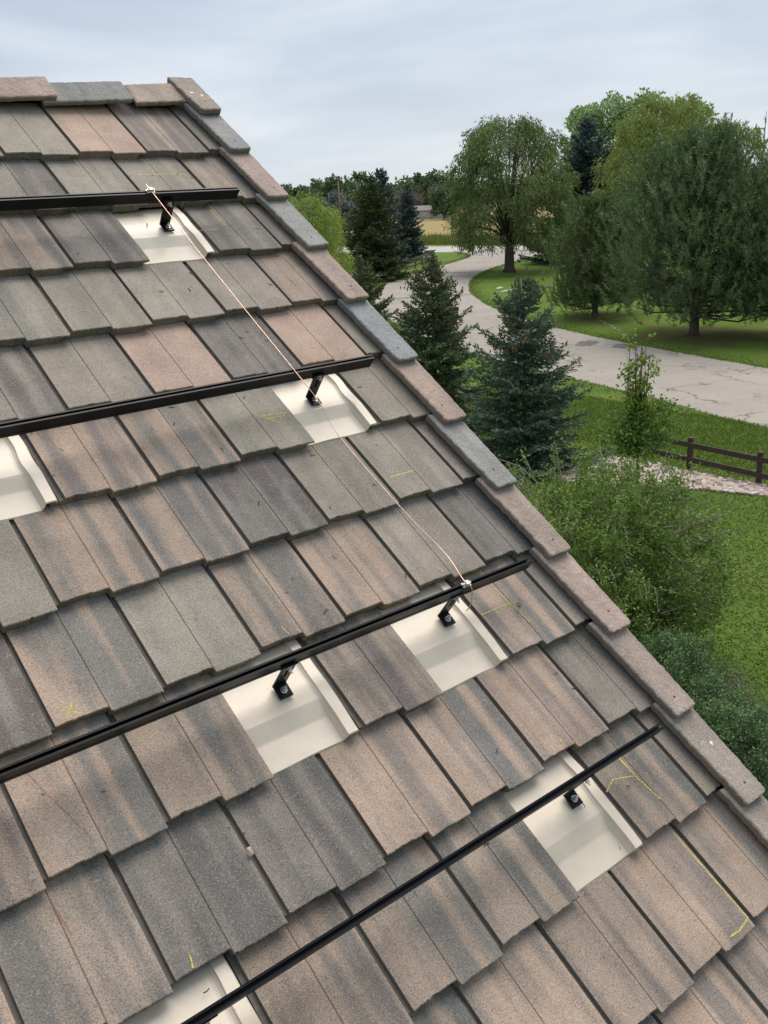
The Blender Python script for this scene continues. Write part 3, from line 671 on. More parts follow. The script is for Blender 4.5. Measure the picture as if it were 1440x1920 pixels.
# ------------------------------------------------------------------ trees
def rot_about(d, ax, an):
    c, s = np.cos(an)[:, None], np.sin(an)[:, None]
    return d*c + np.cross(ax, d)*s + ax*(ax*d).sum(-1, keepdims=True)*(1-c)
def spruce(x, y, h, rad, m, label, group=None, step=.19, nb=8, fine=.085, card=(.15, .05), cones=False, trunk=M_bark, power=.8, name='spruce_tree', seed=1):
    global rng; rng = np.random.default_rng(seed)
    root = empty(name, (x, y, 0), label, 'tree', group)
    mb = MB(); bend = rng.normal(size=2)*.01*h
    mb.tube([(0, 0, -.1), (bend[0]*.3, bend[1]*.3, h*.3), (bend[0], bend[1], h*.7), (bend[0], bend[1], h)], [h*.022, h*.016, h*.008, .006], 8)
    B0 = []; BD = []; BL = []
    z = .04*h
    while z < h*.985:
        t = z/h
        for k in range(max(3, int(nb*(1-.45*t)))):
            az = rng.uniform(0, 2*math.pi); L = rad*((1-t)**power)*rng.uniform(.72, 1.15) + .05*rad
            if t > .9: L *= .8
            el = R(-14 + 58*t**1.6 + rng.normal()*7)
            B0.append((bend[0]*t, bend[1]*t, z + rng.uniform(-.5, .5)*step)); BD.append((math.cos(az)*math.cos(el), math.sin(az)*math.cos(el), math.sin(el))); BL.append(L)
        z += step*(1.15 - .45*t)
    B0 = np.array(B0); BD = np.array(BD); BL = np.array(BL)
    P = []; D = []; LL = []
    for b0, bd, L in zip(B0, BD, BL):
        n = max(3, int(L/fine)); t = np.linspace(.12, 1, n)
        pts = b0 + np.outer(t*L, bd); pts[:, 2] += L*(.10*t*t - .08*np.sin(t*math.pi))   # sag with lifted tip
        if L > .5: mb.tube([tuple(b0), tuple(pts[n//2]), tuple(pts[-1])], [.012*L+.003, .007*L+.002, .002], 4, 0, False)
        tan = unit(np.gradient(pts, axis=0) if n > 1 else bd[None])
        side = unit(np.cross(tan, np.array([0, 0, 1.])))
        for s in (-1, 0, 1):
            tl = (.42*L*(1-t)**.8 + .055)*rng.uniform(.6, 1.2, n) if s else np.full(n, fine*1.3)
            an = rng.uniform(.65, 1.05, n)[:, None]
            d = unit(tan*np.cos(an) + side*np.sin(an)*s + np.array([0, 0, -.12]) + rng.normal(size=(n, 3))*.08) if s else tan
            # cards along the twig
            kmax = int(max(1, math.ceil(tl.max()/(card[0]*.62)))) if s else 1
            for q in range(kmax):
                ok = (q*card[0]*.62 < tl)
                if not ok.any(): break
                pp = pts[ok] + d[ok]*(q*card[0]*.62) + np.array([0, 0, -.04])*(q*card[0])
                dd = unit(d[ok] + rng.normal(size=(ok.sum(), 3))*.22)
                for rep in range(2):
                    P.append(pp + rng.normal(size=pp.shape)*card[1]*.25); D.append(unit(dd + rng.normal(size=dd.shape)*.25)); LL.append(np.full(len(pp), card[0])*rng.uniform(.75, 1.2, len(pp)))
    P = np.concatenate(P); D = np.concatenate(D); LL = np.concatenate(LL)
    tone = np.clip(rng.normal(.4, .25, len(P)), 0, 1)
    mb.build('trunk', trunk, root)
    link('crown', fast_mesh('crown', leaves(P, D, LL, card[1]*rng.uniform(.7, 1.25, len(P))), 4, tone), m, root)
    if cones:
        k = rng.integers(0, len(B0), 1600); k = k[B0[k, 2] > h*cones][:120]
        cp = B0[k] + BD[k]*BL[k][:, None]*rng.uniform(.75, 1.06, len(k))[:, None]
        cp = np.repeat(cp, 3, 0) + rng.normal(size=(len(cp)*3, 3))*.06
        dn = unit(np.array([0, 0, -1.]) + rng.normal(size=cp.shape)*.25)
        Q = np.concatenate([leaves(cp, dn, .14, .052, np.tile([1., .2, 0], (len(cp), 1))), leaves(cp, dn, .14, .052, np.tile([-.2, 1., 0], (len(cp), 1)))])
        link('cone_cluster', fast_mesh('cone_cluster', Q, 4), M_cone, root)['kind'] = 'stuff'
    return root
def tree_root(name, x, y, label, group=None): return empty(name, (x, y, 0), label, 'tree', group)
def willow(x, y, h, rad, m, label, zlow=2.0, clumps=70, strands=34, leaf=(.30, .075), step=.2, trunk_r=.5, name='willow_tree', group=None, seed=3, hang=(1.0, 3.0), wide=.38, fork=1.25):
    global rng; rng = np.random.default_rng(seed)
    root = tree_root(name, x, y, label, group)
    mb = MB()
    mb.tube([(0, 0, -.1), (.02, 0, .35), (.05, .03, zlow*.8), (.1, .05, zlow*fork)], [trunk_r*1.7, trunk_r*1.1, trunk_r*.95, trunk_r*.85], 10)
    zw = zlow + (h - zlow)*wide
    CL = []; SZ = []
    for k in range(clumps):
        t = (k + rng.uniform(0, 1))/clumps; z = zlow*1.25 + (h - zlow*1.25)*t**.9*.955
        R_ = rad*(math.sqrt(max(0., 1 - ((z - zw)/(h - zw))**2)) if z > zw else 1 - .12*((zw - z)/(zw - zlow))**2)
        az = k*2.399963 + rng.normal()*.35; rr = rng.uniform(.25, 1.)**.42*rng.uniform(.76, 1.12)
        sz = rad*.17*rng.uniform(.6, 1.45); R_ *= 1 + .15*math.sin(az*3 + z*.9 + seed) + .12*math.sin(az*5 - z*1.7)
        CL.append(np.array([math.cos(az)*max(R_ - sz*.6, 0)*rr, math.sin(az)*max(R_ - sz*.6, 0)*rr, z - sz*.5])); SZ.append(sz)
    for k in range(0, clumps, 3):
        c = CL[k]; mid = np.array([c[0]*.35, c[1]*.35, zlow*fork + (c[2]-zlow*fork)*.5 + .3])
        mb.tube([(.08, .04, zlow*fork*.94), tuple(mid), tuple(c)], [trunk_r*.42, trunk_r*.2, .03], 5)
    P = []; D = []
    for c, sz in zip(CL, SZ):
        o_ = rv(strands)*sz*rng.uniform(.35, 1, strands)[:, None]; o_[:, 2] = np.abs(o_[:, 2])*.85
        st = c + o_; out_ = np.c_[unit(c[None, :2]*np.ones((strands, 1))*.5 + o_[:, :2] + rng.normal(size=(strands, 2))*.3*sz), np.zeros(strands)]
        ln = rng.uniform(*hang, strands)*rng.uniform(.55, 1.0)
        ln = np.minimum(ln, np.maximum(st[:, 2] - zlow*rng.uniform(.72, 1.2, strands), .35))
        for q in range(int(hang[1]/step)):
            s_ = q*step; ok = s_ < ln
            if not ok.any(): break
            f = s_/np.maximum(ln[ok], .1)
            p = st[ok] + out_[ok]*(.25*ln[ok]*np.sqrt(f))[:, None] + np.c_[np.zeros((ok.sum(), 2)), -ln[ok]*f**1.35 + .12*ln[ok]*np.sin(f*2.2)]
            P.append(p + rng.normal(size=p.shape)*.06); D.append(unit(out_[ok]*(.7*(1-f))[:, None] + np.array([0, 0, -.75]) + rng.normal(size=p.shape)*.45))
    P = np.concatenate(P); D = np.concatenate(D); n = len(P)
    mb.build('trunk', M_bark, root)
    link('crown', fast_mesh('crown', leaves(P, D, leaf[0]*rng.uniform(.7, 1.3, n), leaf[1]*rng.uniform(.7, 1.3, n)), 4, np.clip(rng.normal(.4, .28, n), 0, 1)), m, root)
    return root
def broadleaf(x, y, h, rad, m, label, zlow=1.5, clumps=40, per=140, leaf=(.3, .2), name='broadleaf_tree', group=None, seed=5, trunk_r=.25, bark=M_barkg, lump=.30, up=.2):
    global rng; rng = np.random.default_rng(seed)
    root = tree_root(name, x, y, label, group)
    cz = (h + zlow)/2; rz = (h - zlow)/2; mb = MB()
    mb.tube([(0, 0, -.1), (0, 0, zlow), (0, 0, cz)], [trunk_r*1.3, trunk_r, trunk_r*.5], 8)
    P = []; D = []
    for k in range(clumps):
        d = rv(1)[0]; rr = rng.uniform(.3, 1.)**.5*.86
        c = np.array([d[0]*rad*rr, d[1]*rad*rr, cz + d[2]*rz*rr])
        if k % 3 == 0: mb.tube([(0, 0, zlow*.9 + .2*rz), (c[0]*.5, c[1]*.5, (c[2] + zlow)/2), tuple(c)], [trunk_r*.4, trunk_r*.22, .02], 5)
        s = rad*lump*rng.uniform(.6, 1.3); q = rv(per)*(rng.uniform(.15, 1, per)**.5)[:, None]*s*np.array([1, 1, .8])
        P.append(c + q); D.append(unit(q/s*.6 + rng.normal(size=(per, 3))*.7 + np.array([0, 0, up])))
    P = np.concatenate(P); D = np.concatenate(D); n = len(P)
    mb.build('trunk', bark, root)
    link('crown', fast_mesh('crown', leaves(P, D, leaf[0]*rng.uniform(.7, 1.3, n), leaf[1]*rng.uniform(.7, 1.3, n)), 4, np.clip(rng.normal(.45, .28, n), 0, 1)), m, root)
    return root
def pine(x, y, h, rad, m, label, zlow=.6, limbs=60, name='pine_tree', group=None, seed=9, trunk_r=.2, blade=(.20, .034), power=.62, tufts=16, per=30, peak=.38):
    global rng; rng = np.random.default_rng(seed)
    root = tree_root(name, x, y, label, group)
    mb = MB(); mb.tube([(0, 0, -.1), (0.03, 0, .25), (.02, .03, h*.3), (-.05, .05, h*.65), (0, 0, h*.97)], [trunk_r*1.5, trunk_r, trunk_r*.8, trunk_r*.45, .02], 9)
    P = []; D = []
    for k in range(limbs):
        t = (k + rng.uniform(0, 1))/limbs; z = zlow + (h - zlow)*t*.97; az = rng.uniform(0, 2*math.pi)
        prof = (1 - max(0, (t - peak)/(1-peak))**1.7)**power*(.84 + .16*min(1, t/peak)) ; L = rad*prof*rng.uniform(.75, 1.1)
        el = R(2 + 48*t + rng.normal()*8)
        d = np.array([math.cos(az)*math.cos(el), math.sin(az)*math.cos(el), math.sin(el)])
        p0 = np.array([0, 0, z*.93]); p1 = p0 + d*L*.55 + np.array([0, 0, -.04*L]); p2 = p0 + d*L + np.array([0, 0, .10*L])
        mb.tube([tuple(p0), tuple(p1), tuple(p2)], [.028*L**.6*trunk_r/.2, .018*L**.6, .006], 5, 0, False)
        nt_ = max(5, int(tufts*(.4 + L/rad)))
        tt = rng.uniform(.28, 1.02, nt_)
        c = p0 + np.outer(tt*L, d) + np.c_[np.zeros((nt_, 2)), .06*L*tt*tt]
        spread = .27*L*(1.08 - tt*.62)
        c = c + rng.normal(size=(nt_, 3))*np.array([1, 1, .55])*spread[:, None]
        dirs = unit(np.tile(d*.6, (nt_, 1)) + np.array([0, 0, .95]) + rng.normal(size=(nt_, 3))*.28)
        # shoots: a twig with needles brushed round it
        for q in range(per):
            f = q/per; P.append(c + dirs*(blade[0]*2.6*f - .06) + rng.normal(size=c.shape)*.015); D.append(unit(dirs*.8 + rng.normal(size=c.shape)*.5))
    P = np.concatenate(P); D = np.concatenate(D); n = len(P)
    mb.build('trunk', M_bark, root)
    link('crown', fast_mesh('crown', leaves(P, D, blade[0]*rng.uniform(.7, 1.2, n), blade[1]*rng.uniform(.8, 1.3, n)), 4, np.clip(rng.normal(.4, .27, n), 0, 1)), m, root)
    return root

# spruces beside the road in front of the roof edge
spruce(19.11, 17.36, 4.98, 2.25, M_spruceb, 'blue-green spruce with brown cones on top, right of the pair beside the roof edge', 'young spruces beside the roof edge', .21, 9, .085, (.15, .042), .60, power=.72, seed=21)
spruce(20.38, 22.44, 5.34, 2.35, M_spruce, 'green spruce with brown cones, left of the pair beside the roof edge', 'young spruces beside the roof edge', .21, 9, .085, (.15, .045), .60, power=.80, seed=22)
spruce(23.49, 29.92, 4.91, 2.2, M_spruce, 'spruce mostly hidden behind the roof, only tips showing past the cap tiles', 'young spruces beside the roof edge', .24, 8, .10, (.18, .055), .6, seed=23)
# spruces beyond the left bend
spruce(52.84, 65.77, 8.4, 3.3, M_spruced, 'big dark olive spruce left of the road bend', 'spruces left of the road bend', .40, 11, .18, (.40, .12), power=.72, seed=24)
spruce(61.64, 74.90, 9.2, 2.8, M_bluefar, 'tall blue spruce tip rising behind the big dark spruce', 'spruces left of the road bend', .40, 10, .20, (.40, .13), seed=25)
spruce(69.82, 80.66, 7.0, 2.05, M_bluefar, 'compact blue spruce beside the golden field', 'spruces left of the road bend', .32, 10, .18, (.36, .12), power=.60, seed=26)
spruce(56.5, 78.5, 6.6, 2.6, M_bluefar, 'low blue-grey spruce between the young willow and the big dark spruce', 'spruces left of the road bend', .40, 9, .24, (.42, .15), seed=27)
spruce(74.04, 59.52, 12.2, 6.0, M_bluefar, 'dark blue spruce standing between the round willow and the pines', 'spruces behind the pines', .52, 12, .28, (.55, .17), power=.85, seed=28)
# willows
willow(62.92, 59.09, 13.3, 6.1, M_willow, 'large round willow with dark trunk at the inside of the road bend', 2.0, 165, 36, (.32, .085), .2, .42, seed=31, hang=(.9, 2.6))
willow(27.06, 39.65, 7.8, 3.3, M_lwillow, 'bright yellow-green young willow peeking over the roof edge', 1.5, 90, 26, (.22, .042), .12, .16, name='willow_tree', seed=32, hang=(.9, 2.0))
willow(61.8, 43.1, 13.3, 5.0, M_ywillow, 'tall golden-green willow behind the large pine', 2.0, 150, 34, (.28, .08), .2, .4, seed=33, hang=(.7, 1.8))
willow(64.01, 39.09, 11.2, 3.6, M_ywillow, 'golden-green willow top showing at the right above the large pine', 2.0, 70, 34, (.28, .08), .2, .35, seed=34, hang=(.7, 1.7))
# cottonwoods
broadleaf(94.42, 74.06, 16.9, 4.8, M_cotton, 'pale green cottonwood crown behind the dark blue spruce', 5, 55, 190, (.42, .30), 'cottonwood_tree', seed=41, group='cottonwoods behind the willow')
broadleaf(94.47, 65.58, 17.2, 5.4, M_cotton, 'tallest pale green cottonwood behind the golden willow', 5, 65, 190, (.42, .30), 'cottonwood_tree', seed=42, group='cottonwoods behind the willow')
# pines
pine(44.16, 34.80, 6.6, 3.2, M_pine, 'low bushy dark pine on the lawn left of the large pine',   .35, 130, seed=51, trunk_r=.17, group='pines on the lawn across the road', tufts=15, power=.8, peak=.30)
pine(41.06, 26.31, 9.3, 4.15, M_pine2, 'large broad pine with bare lower trunk across the road', .9, 215, seed=52, trunk_r=.24, group='pines on the lawn across the road', tufts=17, power=.62, peak=.35)
pine(42.7, 22.3, 8.7, 3.6, M_pine2, 'pine cut by the right edge of the picture', .9, 140, seed=53, trunk_r=.2, group='pines on the lawn across the road', tufts=15, power=.7)
pine(51.5, 40.2, 2.3, 2.3, M_pine, 'low dark spreading pine bush left of the bushy pine', .1, 70, name='pine_bush', seed=54, trunk_r=.12, group='pines on the lawn across the road')
broadleaf(49.5, 27.2, 3.3, 1.5, M_yshrub, 'yellow-green shrub showing under the pines at the right', .4, 26, 120, (.16, .10), 'yellow_shrub', seed=55, trunk_r=.07)
# bare tree at the right edge
def bare(x, y, h, label):
    global rng; rng = np.random.default_rng(77)
    root = tree_root('bare_tree', x, y, label); tr = MB(); tr.tube([(0, 0, 0), (0, 0, h*.5), (.1, 0, h)], [.16, .1, .015], 6); tw = MB()
    for k in range(46):
        z = h*rng.uniform(.35, .95); az = rng.uniform(0, 6.28); L = rng.uniform(.6, 2.)*(1.1 - z/h); d = np.array([math.cos(az)*.5, math.sin(az)*.5, .85]); p = np.array([0, 0, z])
        tw.tube([tuple(p), tuple(p + d*L*.6), tuple(p + d*L + rng.normal(size=3)*.1)], [.035, .022, .008], 4)
    tr.build('trunk', M_barkg, root); tw.build('branch_spray', M_barkg, root)
bare(77.2, 44.0, 12.0, 'leafless grey tree top poking above the pines at the right edge')
# the far tree line
far = [(560, 131, 189, 9.6, 5.0), (600, 153, 210, 10.4, 5.5), (635, 145, 191, 12.2, 5.5), (672, 155, 196, 11.6, 5.5), (740, 168, 198, 9.3, 5.0), (785, 180, 202, 12.0, 5.5), (815, 176, 191, 11.2, 5.5), (840, 172, 182, 9.9, 5.)]
LBL = ['far broadleaf tree just right of the roof edge on the skyline', 'far broadleaf tree behind the left utility pole', 'tallest far broadleaf tree, behind the right utility pole', 'far broadleaf tree behind the tip of the big dark spruce', 'far broadleaf tree between the two blue spruces', 'far bright green tree rising behind the far house', 'far green tree right of the far house roof', 'far tree half hidden by the left side of the round willow']
for i, (px, x, y, h, r_) in enumerate(far):
    broadleaf(x, y, h, r_, M_far, LBL[i], .3, 34, 90, (.8, .6), 'far_tree', 'far trees on the skyline', 300 + i, .3)
broadleaf(157.5, 168.5, 7.4, 3.6, M_far, 'round green tree right beside the far house', .3, 30, 90, (.6, .45), 'far_tree', 'far trees on the skyline', 311, .3)
broadleaf(144, 166, 8.0, 3.6, M_farp, 'purplish leafless tree left of the far house', .3, 30, 70, (.6, .12), 'far_tree', 'far trees on the skyline', 312, .3)
broadleaf(165, 177, 8.8, 4.0, M_farp, 'purplish grey tree behind the round green one by the far house', .3, 30, 70, (.6, .12), 'far_tree', 'far trees on the skyline', 313, .3)
broadleaf(119.6, 160.3, 7.4, 4.2, M_farb, 'grey-green far tree between the two utility poles', .2, 32, 90, (.6, .4), 'far_tree', 'far trees on the skyline', 314, .3)
broadleaf(109.5, 142.9, 5.8, 4.0, M_farb, 'low blue-grey far tree left of the big dark spruce', .2, 32, 90, (.6, .4), 'far_tree', 'far trees on the skyline', 315, .3)
broadleaf(107, 150, 6.0, 4.4, M_farb, 'low grey far tree above the young willow', .2, 32, 90, (.6, .4), 'far_tree', 'far trees on the skyline', 316, .3)
# a wood farther back reads as one mass
P = []; D = []
rng = np.random.default_rng(88)
for k in range(150):
    a = rng.uniform(R(25), R(75)); d = rng.uniform(290, 360); hh = rng.uniform(6.5, 10.5); n = 110
    c = np.array([math.cos(a)*d, math.sin(a)*d, hh*.5]); q = rv(n)*(rng.uniform(.2, 1, n)**.5)[:, None]*np.array([6., 6., hh*.52])
    P.append(c + q); D.append(rv(n))
P = np.concatenate(P); D = np.concatenate(D)
tag(link('distant_wood', fast_mesh('distant_wood', leaves(P, D, 1.5, 1.2), 4, np.clip(rng.normal(.4, .3, len(P)), 0, 1)), M_far), 'belt of far off trees along the horizon', 'wood', kind='stuff')

# sapling with upright stems
def sapling(x, y, h, label):
    global rng; rng = np.random.default_rng(61)
    root = tree_root('sapling_tree', x, y, label); mb = MB(); Pt = []; Pl = []
    mb.tube([(0, 0, -.05), (.01, 0, .6), (0, .01, 1.1)], [.05, .045, .038], 8)
    for k in range(13):
        az = rng.uniform(0, 6.28); r0 = rng.uniform(.08, .30); top = h*rng.uniform(.72, 1.0); z0 = rng.uniform(.8, 1.5)
        pts = [np.array([0, 0, z0]), np.array([math.cos(az)*r0*.75, math.sin(az)*r0*.75, z0 + .45]), np.array([math.cos(az)*r0*1.15, math.sin(az)*r0*1.15, (z0+top)/2]), np.array([math.cos(az)*r0*1.3 + rng.normal()*.05, math.sin(az)*r0*1.3, top])]
        mb.tube([tuple(p) for p in pts], [.022, .018, .013, .005], 5)
        for z in np.arange(z0 + .5, top, .11):
            f = (z - z0 - .45)/(top - z0 - .45); b = pts[1] + (pts[3]-pts[1])*f; a2 = rng.uniform(0, 6.28); L = rng.uniform(.10, .34)
            e_ = b + np.array([math.cos(a2)*L*.75, math.sin(a2)*L*.75, L*.6]); mb.tube([tuple(b), tuple(e_)], [.005, .002], 3, 0, False)
            if rng.uniform() < .75 - .5*f: Pt.append(e_)
    for k in range(34):   # bushy lower crown with spreading limbs
        az = rng.uniform(0, 6.28); L = rng.uniform(.35, 1.15); z0 = rng.uniform(.9, 2.0); d = np.array([math.cos(az), math.sin(az), .32]); p = np.array([0, 0, z0])
        mb.tube([tuple(p), tuple(p + d*L*.6), tuple(p + d*L)], [.014, .009, .003], 4)
        for q in range(9): Pl.append(p + d*L*rng.uniform(.3, 1.05) + rng.normal(size=3)*.11)
    mb.build('trunk', M_bark, root)
    def lf(C_, n, sp, s):
        C_ = np.array(C_); P = np.repeat(C_, n, 0) + rng.normal(size=(len(C_)*n, 3))*sp; D = unit(rng.normal(size=P.shape) + np.array([0, 0, -.1])); return leaves(P, D, s*rng.uniform(.7, 1.3, len(P)), s*.55)
    Q = lf(Pt, 10, .065, .115); link('crown', fast_mesh('crown', Q, 4, np.clip(rng.normal(.55, .3, len(Q)), 0, 1)), M_sap, root)
    Q = lf(Pl, 11, .10, .105); link('lower_crown', fast_mesh('lower_crown', Q, 4, np.clip(rng.normal(.5, .3, len(Q)), 0, 1)), M_sapd, root)
sapling(19.0, 13.54, 4.04, 'slender sapling with many upright stems and sparse bright leaves in the rock bed')
# the big loose shrub beside the gable
def shrub(x, y, h, rad, m, label, name, n_br, per, leaf, seed, cat, squash=.8, long=0, cz=.52, wild=.25):
    global rng; rng = np.random.default_rng(seed)
    root = empty(name, (x, y, 0), label, cat); mb = MB(); P = []; D = []
    def spray(p, d, L, k, dens):
        e_ = p + d*L; e_ = e_ + np.array([0, 0, -.06*L]); mid = p + d*L*.5 + rng.normal(size=3)*.04*L
        mb.tube([tuple(p), tuple(mid), tuple(e_)], [.010*L + .003, .007*L + .002, .0015], 4, 0, False)
        t = rng.uniform(.1, 1.03, k)
        q = p + np.outer(t*L, d) + rng.normal(size=(k, 3))*dens
        P.append(q); D.append(unit(rng.normal(size=(k, 3)) + d*.5 + np.array([0, 0, .25])))
    for k in range(n_br):
        d0 = rv(1)[0]; rr = rng.uniform(.25, 1.)**.55
        tip = np.array([d0[0]*rad*rr, d0[1]*rad*rr, h*cz + d0[2]*h*(1-cz)*rr*rng.uniform(.85, 1.12)])
        tip[2] = max(tip[2], .12)
        s = np.array([tip[0]*.25 + rng.normal()*.1, tip[1]*.25 + rng.normal()*.1, tip[2]*.3])
        base = s + (tip - s)*.55
        if k % 2 == 0: mb.tube([(s[0]*.2, s[1]*.2, 0), tuple(s), tuple(base)], [.028, .018, .009], 5, 0, False)
        L = .30*rad*rng.uniform(.7, 1.2)
        for q in range(3):
            d = unit((tip - s)/np.linalg.norm(tip - s) + rng.normal(size=3)*.55); spray(tip - d*L*.6, d, L, per//3, .075*squash)
    for k in range(long):
        az = rng.uniform(0, 6.28); el = rng.uniform(.15, 1.0); d = np.array([math.cos(az)*math.cos(el), math.sin(az)*math.cos(el), math.sin(el)]); p = np.array([0, 0, h*.5]) + d*rad*.75
        spray(p, unit(d + rng.normal(size=3)*.2), rng.uniform(.5, 1.0)*rad*.55, 34, .05)
        for q in range(3): spray(p + d*rng.uniform(.15, .5), unit(d + rng.normal(size=3)*.6), .4, 16, .04)
    P = np.concatenate(P); D = np.concatenate(D); n = len(P)
    mb.tube([(0, 0, -.05), (0, 0, .12)], [.05, .045], 6)
    mb.build('branch_frame', M_twig if wild else M_bark, root)
    link('foliage', fast_mesh('foliage', leaves(P, D, leaf*rng.uniform(.7, 1.35, n), leaf*.55), 4, np.clip(rng.normal(.38, .28, n), 0, 1)), m, root)
    return root
shrub(11.3, 8.8, 3.15, 2.1, M_shrub, 'big loose green shrub with fine leaves beside the roof edge', 'leafy_shrub', 520, 220, .056, 71, 'shrub', long=44, cz=.47)
shrub(10.15, 6.45, 1.6, .85, M_blue, 'low blue-green bush at the foot of the gable, farther from the camera', 'blue_green_bush', 200, 150, .038, 72, 'bush', wild=0)
shrub(9.6, 5.2, 1.4, .75, M_blue, 'smaller blue-green bush along the gable, nearer the bottom of the picture', 'blue_green_bush', 170, 140, .038, 74, 'bush', wild=0)
shrub(10.35, 5.75, 1.15, .6, M_farp, 'dry greyish twiggy bush beside the blue-green one', 'dry_bush', 110, 60, .03, 73, 'bush', wild=.3)

# ------------------------------------------------------------------ fences, pillar, stones and small things
def fence(pts, h, rails, label, mt, bw=.14, pw=.13, name='rail_fence'):
    root = empty(name, (pts[0][0], pts[0][1], 0), label, 'fence')
    ox, oy = pts[0]
    for i, (x, y) in enumerate(pts):
        mb = MB(); mb.box((-pw/2, -pw/2, -.2), (pw/2, pw/2, h)); o = mb.build('post', mt, root, (x-ox, y-oy, 0)); o.rotation_euler = (R(random.uniform(-1, 1)), R(random.uniform(-1, 1)), R(14)); bevel(o, .008)
    for a, b in zip(pts[:-1], pts[1:]):
        for z in rails:
            mb = MB(); d = Vector((b[0]-a[0], b[1]-a[1], 0)).normalized(); off = Vector((d.y, -d.x, 0))*-.085
            mb.bar(Vector((a[0]-ox, a[1]-oy, z)) + off, Vector((b[0]-ox, b[1]-oy, z + random.uniform(-.012, .012))) + off, .04, bw); o = mb.build('rail', mt, root); bevel(o, .004)
    return root
fence([(21.2, 7.5), (21.3, 9.55), (21.41, 11.62), (21.5, 13.67), (21.62, 15.75)], .88, (.30, .70), 'dark brown two-rail wooden fence along the rock bed', M_fence)
fence([(68.3, 75.7), (66.0, 74.1), (63.7, 72.5), (61.3, 71.1), (58.9, 69.7), (56.4, 68.4)], .95, (.22, .52, .82), 'weathered three-rail wooden fence running into the stone pillar', M_oldwood, .17, .14)
root = empty('stone_pillar', (69.04, 76.25, 0), 'square tan stone pillar with flat cap at the end of the far fence', 'pillar')
M_pill = simple('pillar_stone', (.25, .19, .14), .9, var=.4, sc=5, bump=.8, bsc=9, bd=.04)
mb = MB(); mb.box((-.38, -.38, -.2), (.38, .38, 1.05)); bevel(mb.build('shaft', M_pill, root), .02); mb = MB(); mb.box((-.48, -.48, 1.052), (.48, .48, 1.17)); bevel(mb.build('cap', simple('cap_stone', (.36, .31, .25), .9, var=.15), root), .02)
# rocks
def rock_mat():
    m, t, b = mat('river_rock'); g = N(t)
    tn = g.n('ShaderNodeAttribute', attribute_type='GEOMETRY', attribute_name='tone').outputs['Fac']
    cr_ = g.n('ShaderNodeValToRGB', {0: tn}); el = cr_.color_ramp.elements; el[0].color = c4(.13, .12, .115); el[1].color = c4(.55, .46, .40)
    for p_, cc in ((.3, (.33, .25, .19)), (.55, (.46, .34, .27)), (.8, (.42, .39, .36))): q = el.new(p_); q.color = c4(*cc)
    co = g.n('ShaderNodeTexCoord').outputs['Object']; nn = g.rng(g.noise(co, 18., 4), .3, .7, .8, 1.2)
    t.links.new(g.mix(1., cr_.outputs[0], g.n('ShaderNodeCombineColor', {0: nn, 1: nn, 2: nn}).outputs[0], 'MULTIPLY'), b.inputs['Base Color']); b.inputs['Roughness'].default_value = .8
    return m
M_rock = rock_mat()
def rocks(name, spots, sz, label, cat, kind='stuff', flat=.55):
    bm_ = bmesh.new(); bmesh.ops.create_icosphere(bm_, subdivisions=1, radius=1); sv_ = np.array([v.co[:] for v in bm_.verts]); sf = np.array([[v.index for v in f.verts] for f in bm_.faces]); bm_.free()
    V = []; T = []
    for (x, y) in spots:
        s = sz*rng.uniform(.55, 1.5); a = rng.uniform(0, 6.28); q = sv_*(1 + rng.normal(size=sv_.shape)*.09)*np.array([s*rng.uniform(.9, 1.5), s, s*flat])
        q = np.c_[q[:, 0]*math.cos(a) - q[:, 1]*math.sin(a), q[:, 0]*math.sin(a) + q[:, 1]*math.cos(a), q[:, 2]] + np.array([x, y, s*flat*.6])
        V.append(q[sf].reshape(-1, 3)); T.append(np.full(len(sf), rng.uniform(0, 1)))
    me = fast_mesh(name, np.concatenate(V), 3, np.concatenate(T)); o = link(name, me, M_rock)
    return tag(o, label, cat, kind=kind)
rng = np.random.default_rng(99)
sp = []
bed = [(21.35, 9.0, .35), (21.05, 11.2, .42), (20.75, 12.3, .62), (20.4, 13.4, 1.0), (20.0, 14.6, 1.5), (19.7, 15.9, 1.6)]
for k in range(2000):
    i = rng.integers(0, len(bed)-1); t = rng.uniform(); cx = bed[i][0] + (bed[i+1][0]-bed[i][0])*t; cy = bed[i][1] + (bed[i+1][1]-bed[i][1])*t; ww = bed[i][2] + (bed[i+1][2]-bed[i][2])*t
    sp.append((cx + rng.uniform(-1, 1)*ww*.85, cy))
M_soil = ground_mat('bed_soil', (.06, .048, .036), (.11, .09, .07), None, 1.)
lft = [(x - w_*.86, y) for x, y, w_ in bed]; rgt = [(x + w_*.86, y) for x, y, w_ in bed]
sheet('rock_bed', lft + rgt[::-1], .004, M_soil)
rocks('river_rock', sp, .078, 'bed of rounded pink and tan river rocks along the brown fence', 'rocks')
sp = [(44.2 + (39.3-44.2)*t + rng.normal()*.08, 34.2 + (28.0-34.2)*t + rng.normal()*.08) for t in np.linspace(0, 1, 40)]
sp = [(x - .9, y - .2) for x, y in sp]
rocks('edging_stone', sp, .045, 'row of small pale stones edging the lawn across the road', 'stones')
